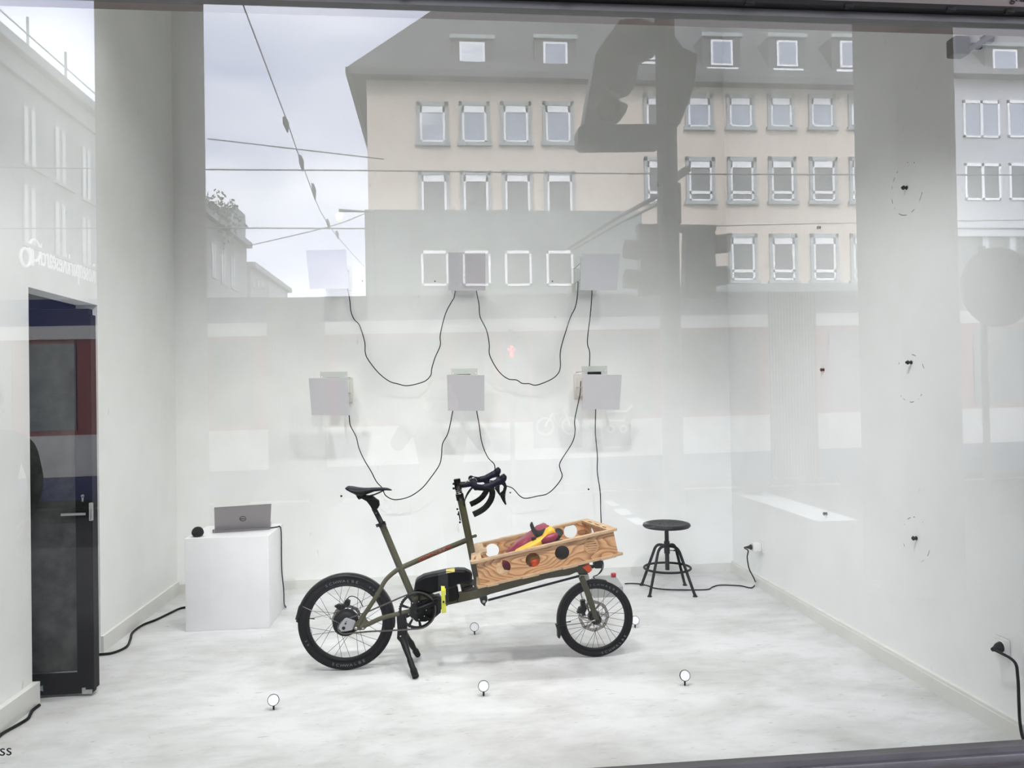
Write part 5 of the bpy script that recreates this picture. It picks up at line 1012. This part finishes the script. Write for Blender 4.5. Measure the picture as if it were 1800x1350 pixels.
def person(x, y, h, turn, label, arms):
    """standing figure facing +y (the window), feet on the pavement"""
    r = root('person', (x, y, ZP), label, 'person'); k = h/1.8; R_ = Matrix.Rotation(turn, 3, 'Z')
    W = lambda a, b, c: Vector((x, y, ZP))+R_ @ Vector((a*k, b*k, c*k))
    J = dict(pelvis=W(0, 0, .95), waist=W(0, -.01, 1.08), chest=W(0, -.02, 1.30), neck=W(0, -.01, 1.50), head0=W(0, .01, 1.60))
    P = [J['pelvis'], J['waist'], J['chest'], J['neck'], J['head0']]; E_ = [(0, 1), (1, 2), (2, 3), (3, 4)]; Rr = [.15, .14, .16, .06, .055]
    for s in (-1, 1):
        b = len(P); P += [W(s*.10, 0, .88), W(s*.11, .01, .50), W(s*.11, -.02, .10)]; E_ += [(0, b), (b, b+1), (b+1, b+2)]; Rr += [.10, .065, .045]
        sh, el, wr = arms[s]; b = len(P); P += [W(s*.17, -.02, 1.42), W(*sh), W(*el), W(*wr)]; E_ += [(2, b), (b, b+1), (b+1, b+2), (b+2, b+3)]; Rr += [.075, .068, .052, .032]
    body = skinned('body', P, E_, [q*k for q in Rr], M_coat, r, 2)
    # head with face
    c = W(0, .02, 1.68); prof = []
    rows = []
    for i in range(13):
        t = i/12; z = -.125+.25*t; wdt = .078*math.sin(math.pi*min(max(t*.93+.05, 0), 1))**.6; dpt = .098*math.sin(math.pi*min(max(t*.93+.05, 0), 1))**.55
        rows.append([c+R_ @ Vector((wdt*k*math.cos(a), (dpt*k*math.sin(a))*(1.0 if math.sin(a) > 0 else 1.02)+(.012*k if (math.sin(a) > .8 and 4 < i < 8) else 0), z*k)) for a in [2*math.pi*j/20 for j in range(20)]])
    hd = G().grid(rows).build('head', M_skin, r)
    G().grid([[c+R_ @ Vector((.010*k*s, (.095+d)*k, z*k)) for s in (-1, -.4, .4, 1)] for d, z in ((0, .02), (.012, -.01), (.026, -.032), (.0, -.042))], closed=False, caps=False).build('nose', M_skin, hd)
    for s in (-1, 1):
        G().lathe(c+R_ @ Vector((s*.031*k, .083*k, .012*k)), R_ @ Vector((0, 1, 0)), [(.004, 0), (.012, .006), (.008, .011)], 12).build('eye', mat('eye_white', (220, 218, 214), .3), hd)
        G().lathe(c+R_ @ Vector((s*.078*k, -.005, -.005)), R_ @ Vector((s, 0, 0)), [(.012, 0), (.026, .006), (.020, .012)], 14).build('ear', M_skin, hd)
    G().tube([c+R_ @ Vector((-.022*k, .091*k, -.062*k)), c+R_ @ Vector((0, .097*k, -.060*k)), c+R_ @ Vector((.022*k, .091*k, -.062*k))], .005, 6).build('mouth', mat('lips', (150, 84, 78), .5), hd)
    hr_ = []
    for i in range(9):
        t = i/8; z = .01+.125*t; q = math.sqrt(max(0, 1-t*t*.97)); hr_.append([c+R_ @ Vector((.087*k*q*math.cos(a), .108*k*q*math.sin(a)-(.012*k if math.sin(a) > 0 and t < .5 else 0), (z-(.07 if math.sin(a) < -.2 and i == 0 else 0))*k)) for a in [2*math.pi*j/20 for j in range(20)]])
    G().grid(hr_).build('hair', M_hair, r)
    for s in (-1, 1):
        G().grid([[W(s*.11, 0, 0)+R_ @ Vector((a*.045*k*w1, yy*k, zz*k)) for a, zz in ((-1, 0), (1, 0), (1, hh), (-1, hh))] for yy, w1, hh in ((-.09, .8, .07), (-.03, 1, .10), (.05, 1, .08), (.13, 1, .05), (.18, .6, .02))]).build('shoe', M_shoe, r)
        t_ = G().tube([W(s*.10, 0, .93), W(s*.11, .01, .50), W(s*.11, -.02, .07)], [.115*k, .082*k, .068*k], 14).build('trouser_leg', M_jean, r)
        # hand: palm and five fingers from the wrist
        sh, el, wr = arms[s]; w0 = W(*wr); fw_ = (w0-W(*el)).normalized(); gp = arms.get('grip', None)
        if gp: fw_ = (R_ @ Vector((0, .5, .85))).normalized()
        sd_ = R_ @ Vector((-s, 0, 0)) if gp else R_ @ Vector((0, 1, 0)); nm = fw_.cross(sd_).normalized()
        pts = [w0, w0+fw_*.05*k, w0+fw_*.085*k]; ed = [(0, 1), (1, 2)]; ra = [.028*k, .033*k, .030*k]
        for j, (off, ln_) in enumerate(((-.028, .062), (-.010, .074), (.010, .070), (.028, .054))):
            b = len(pts); o1 = w0+fw_*.09*k+nm*off*k; o2 = o1+fw_*ln_*.5*k+sd_*.012*k; o3 = o2+fw_*ln_*.30*k+sd_*.028*k
            pts += [o1, o2, o3]; ed += [(2, b), (b, b+1), (b+1, b+2)]; ra += [.0095*k, .0088*k, .0075*k]
        b = len(pts); pts += [w0+fw_*.03*k-nm*.032*k+sd_*.01, w0+fw_*.06*k-nm*.045*k+sd_*.028*k, w0+fw_*.085*k-nm*.04*k+sd_*.045*k]; ed += [(1, b), (b, b+1), (b+1, b+2)]; ra += [.013*k, .010*k, .0085*k]
        skinned('hand', pts, ed, ra, M_skin, r, 1)
    return r
k_ = 1.0
ph = person(.02, -2.86, 1.82, 0, 'person in a dark coat holding up a phone, mirrored faintly mid pane', {-1: ((-.22, 0, 1.40), (-.30, .12, 1.28), (-.105, .33, 1.52)), 1: ((.22, 0, 1.40), (.30, .12, 1.26), (.085, .33, 1.52)), 'grip': 1})
pn = root('phone', (0, -2.462, 1.47), 'black phone held up by the person in the dark coat', 'phone')
G().box((-.078, -2.470, 1.432), (.078, -2.4625, 1.508), bev=.003).build('case', M_blk, pn)
person(-3.0, -3.05, 1.74, -.1, 'person in a dark coat with arms hanging, mirrored over the black door at the left', {-1: ((-.22, -.02, 1.38), (-.27, .0, 1.12), (-.28, .06, .88)), 1: ((.22, -.02, 1.38), (.29, .0, 1.12), (.27, .08, .90))})
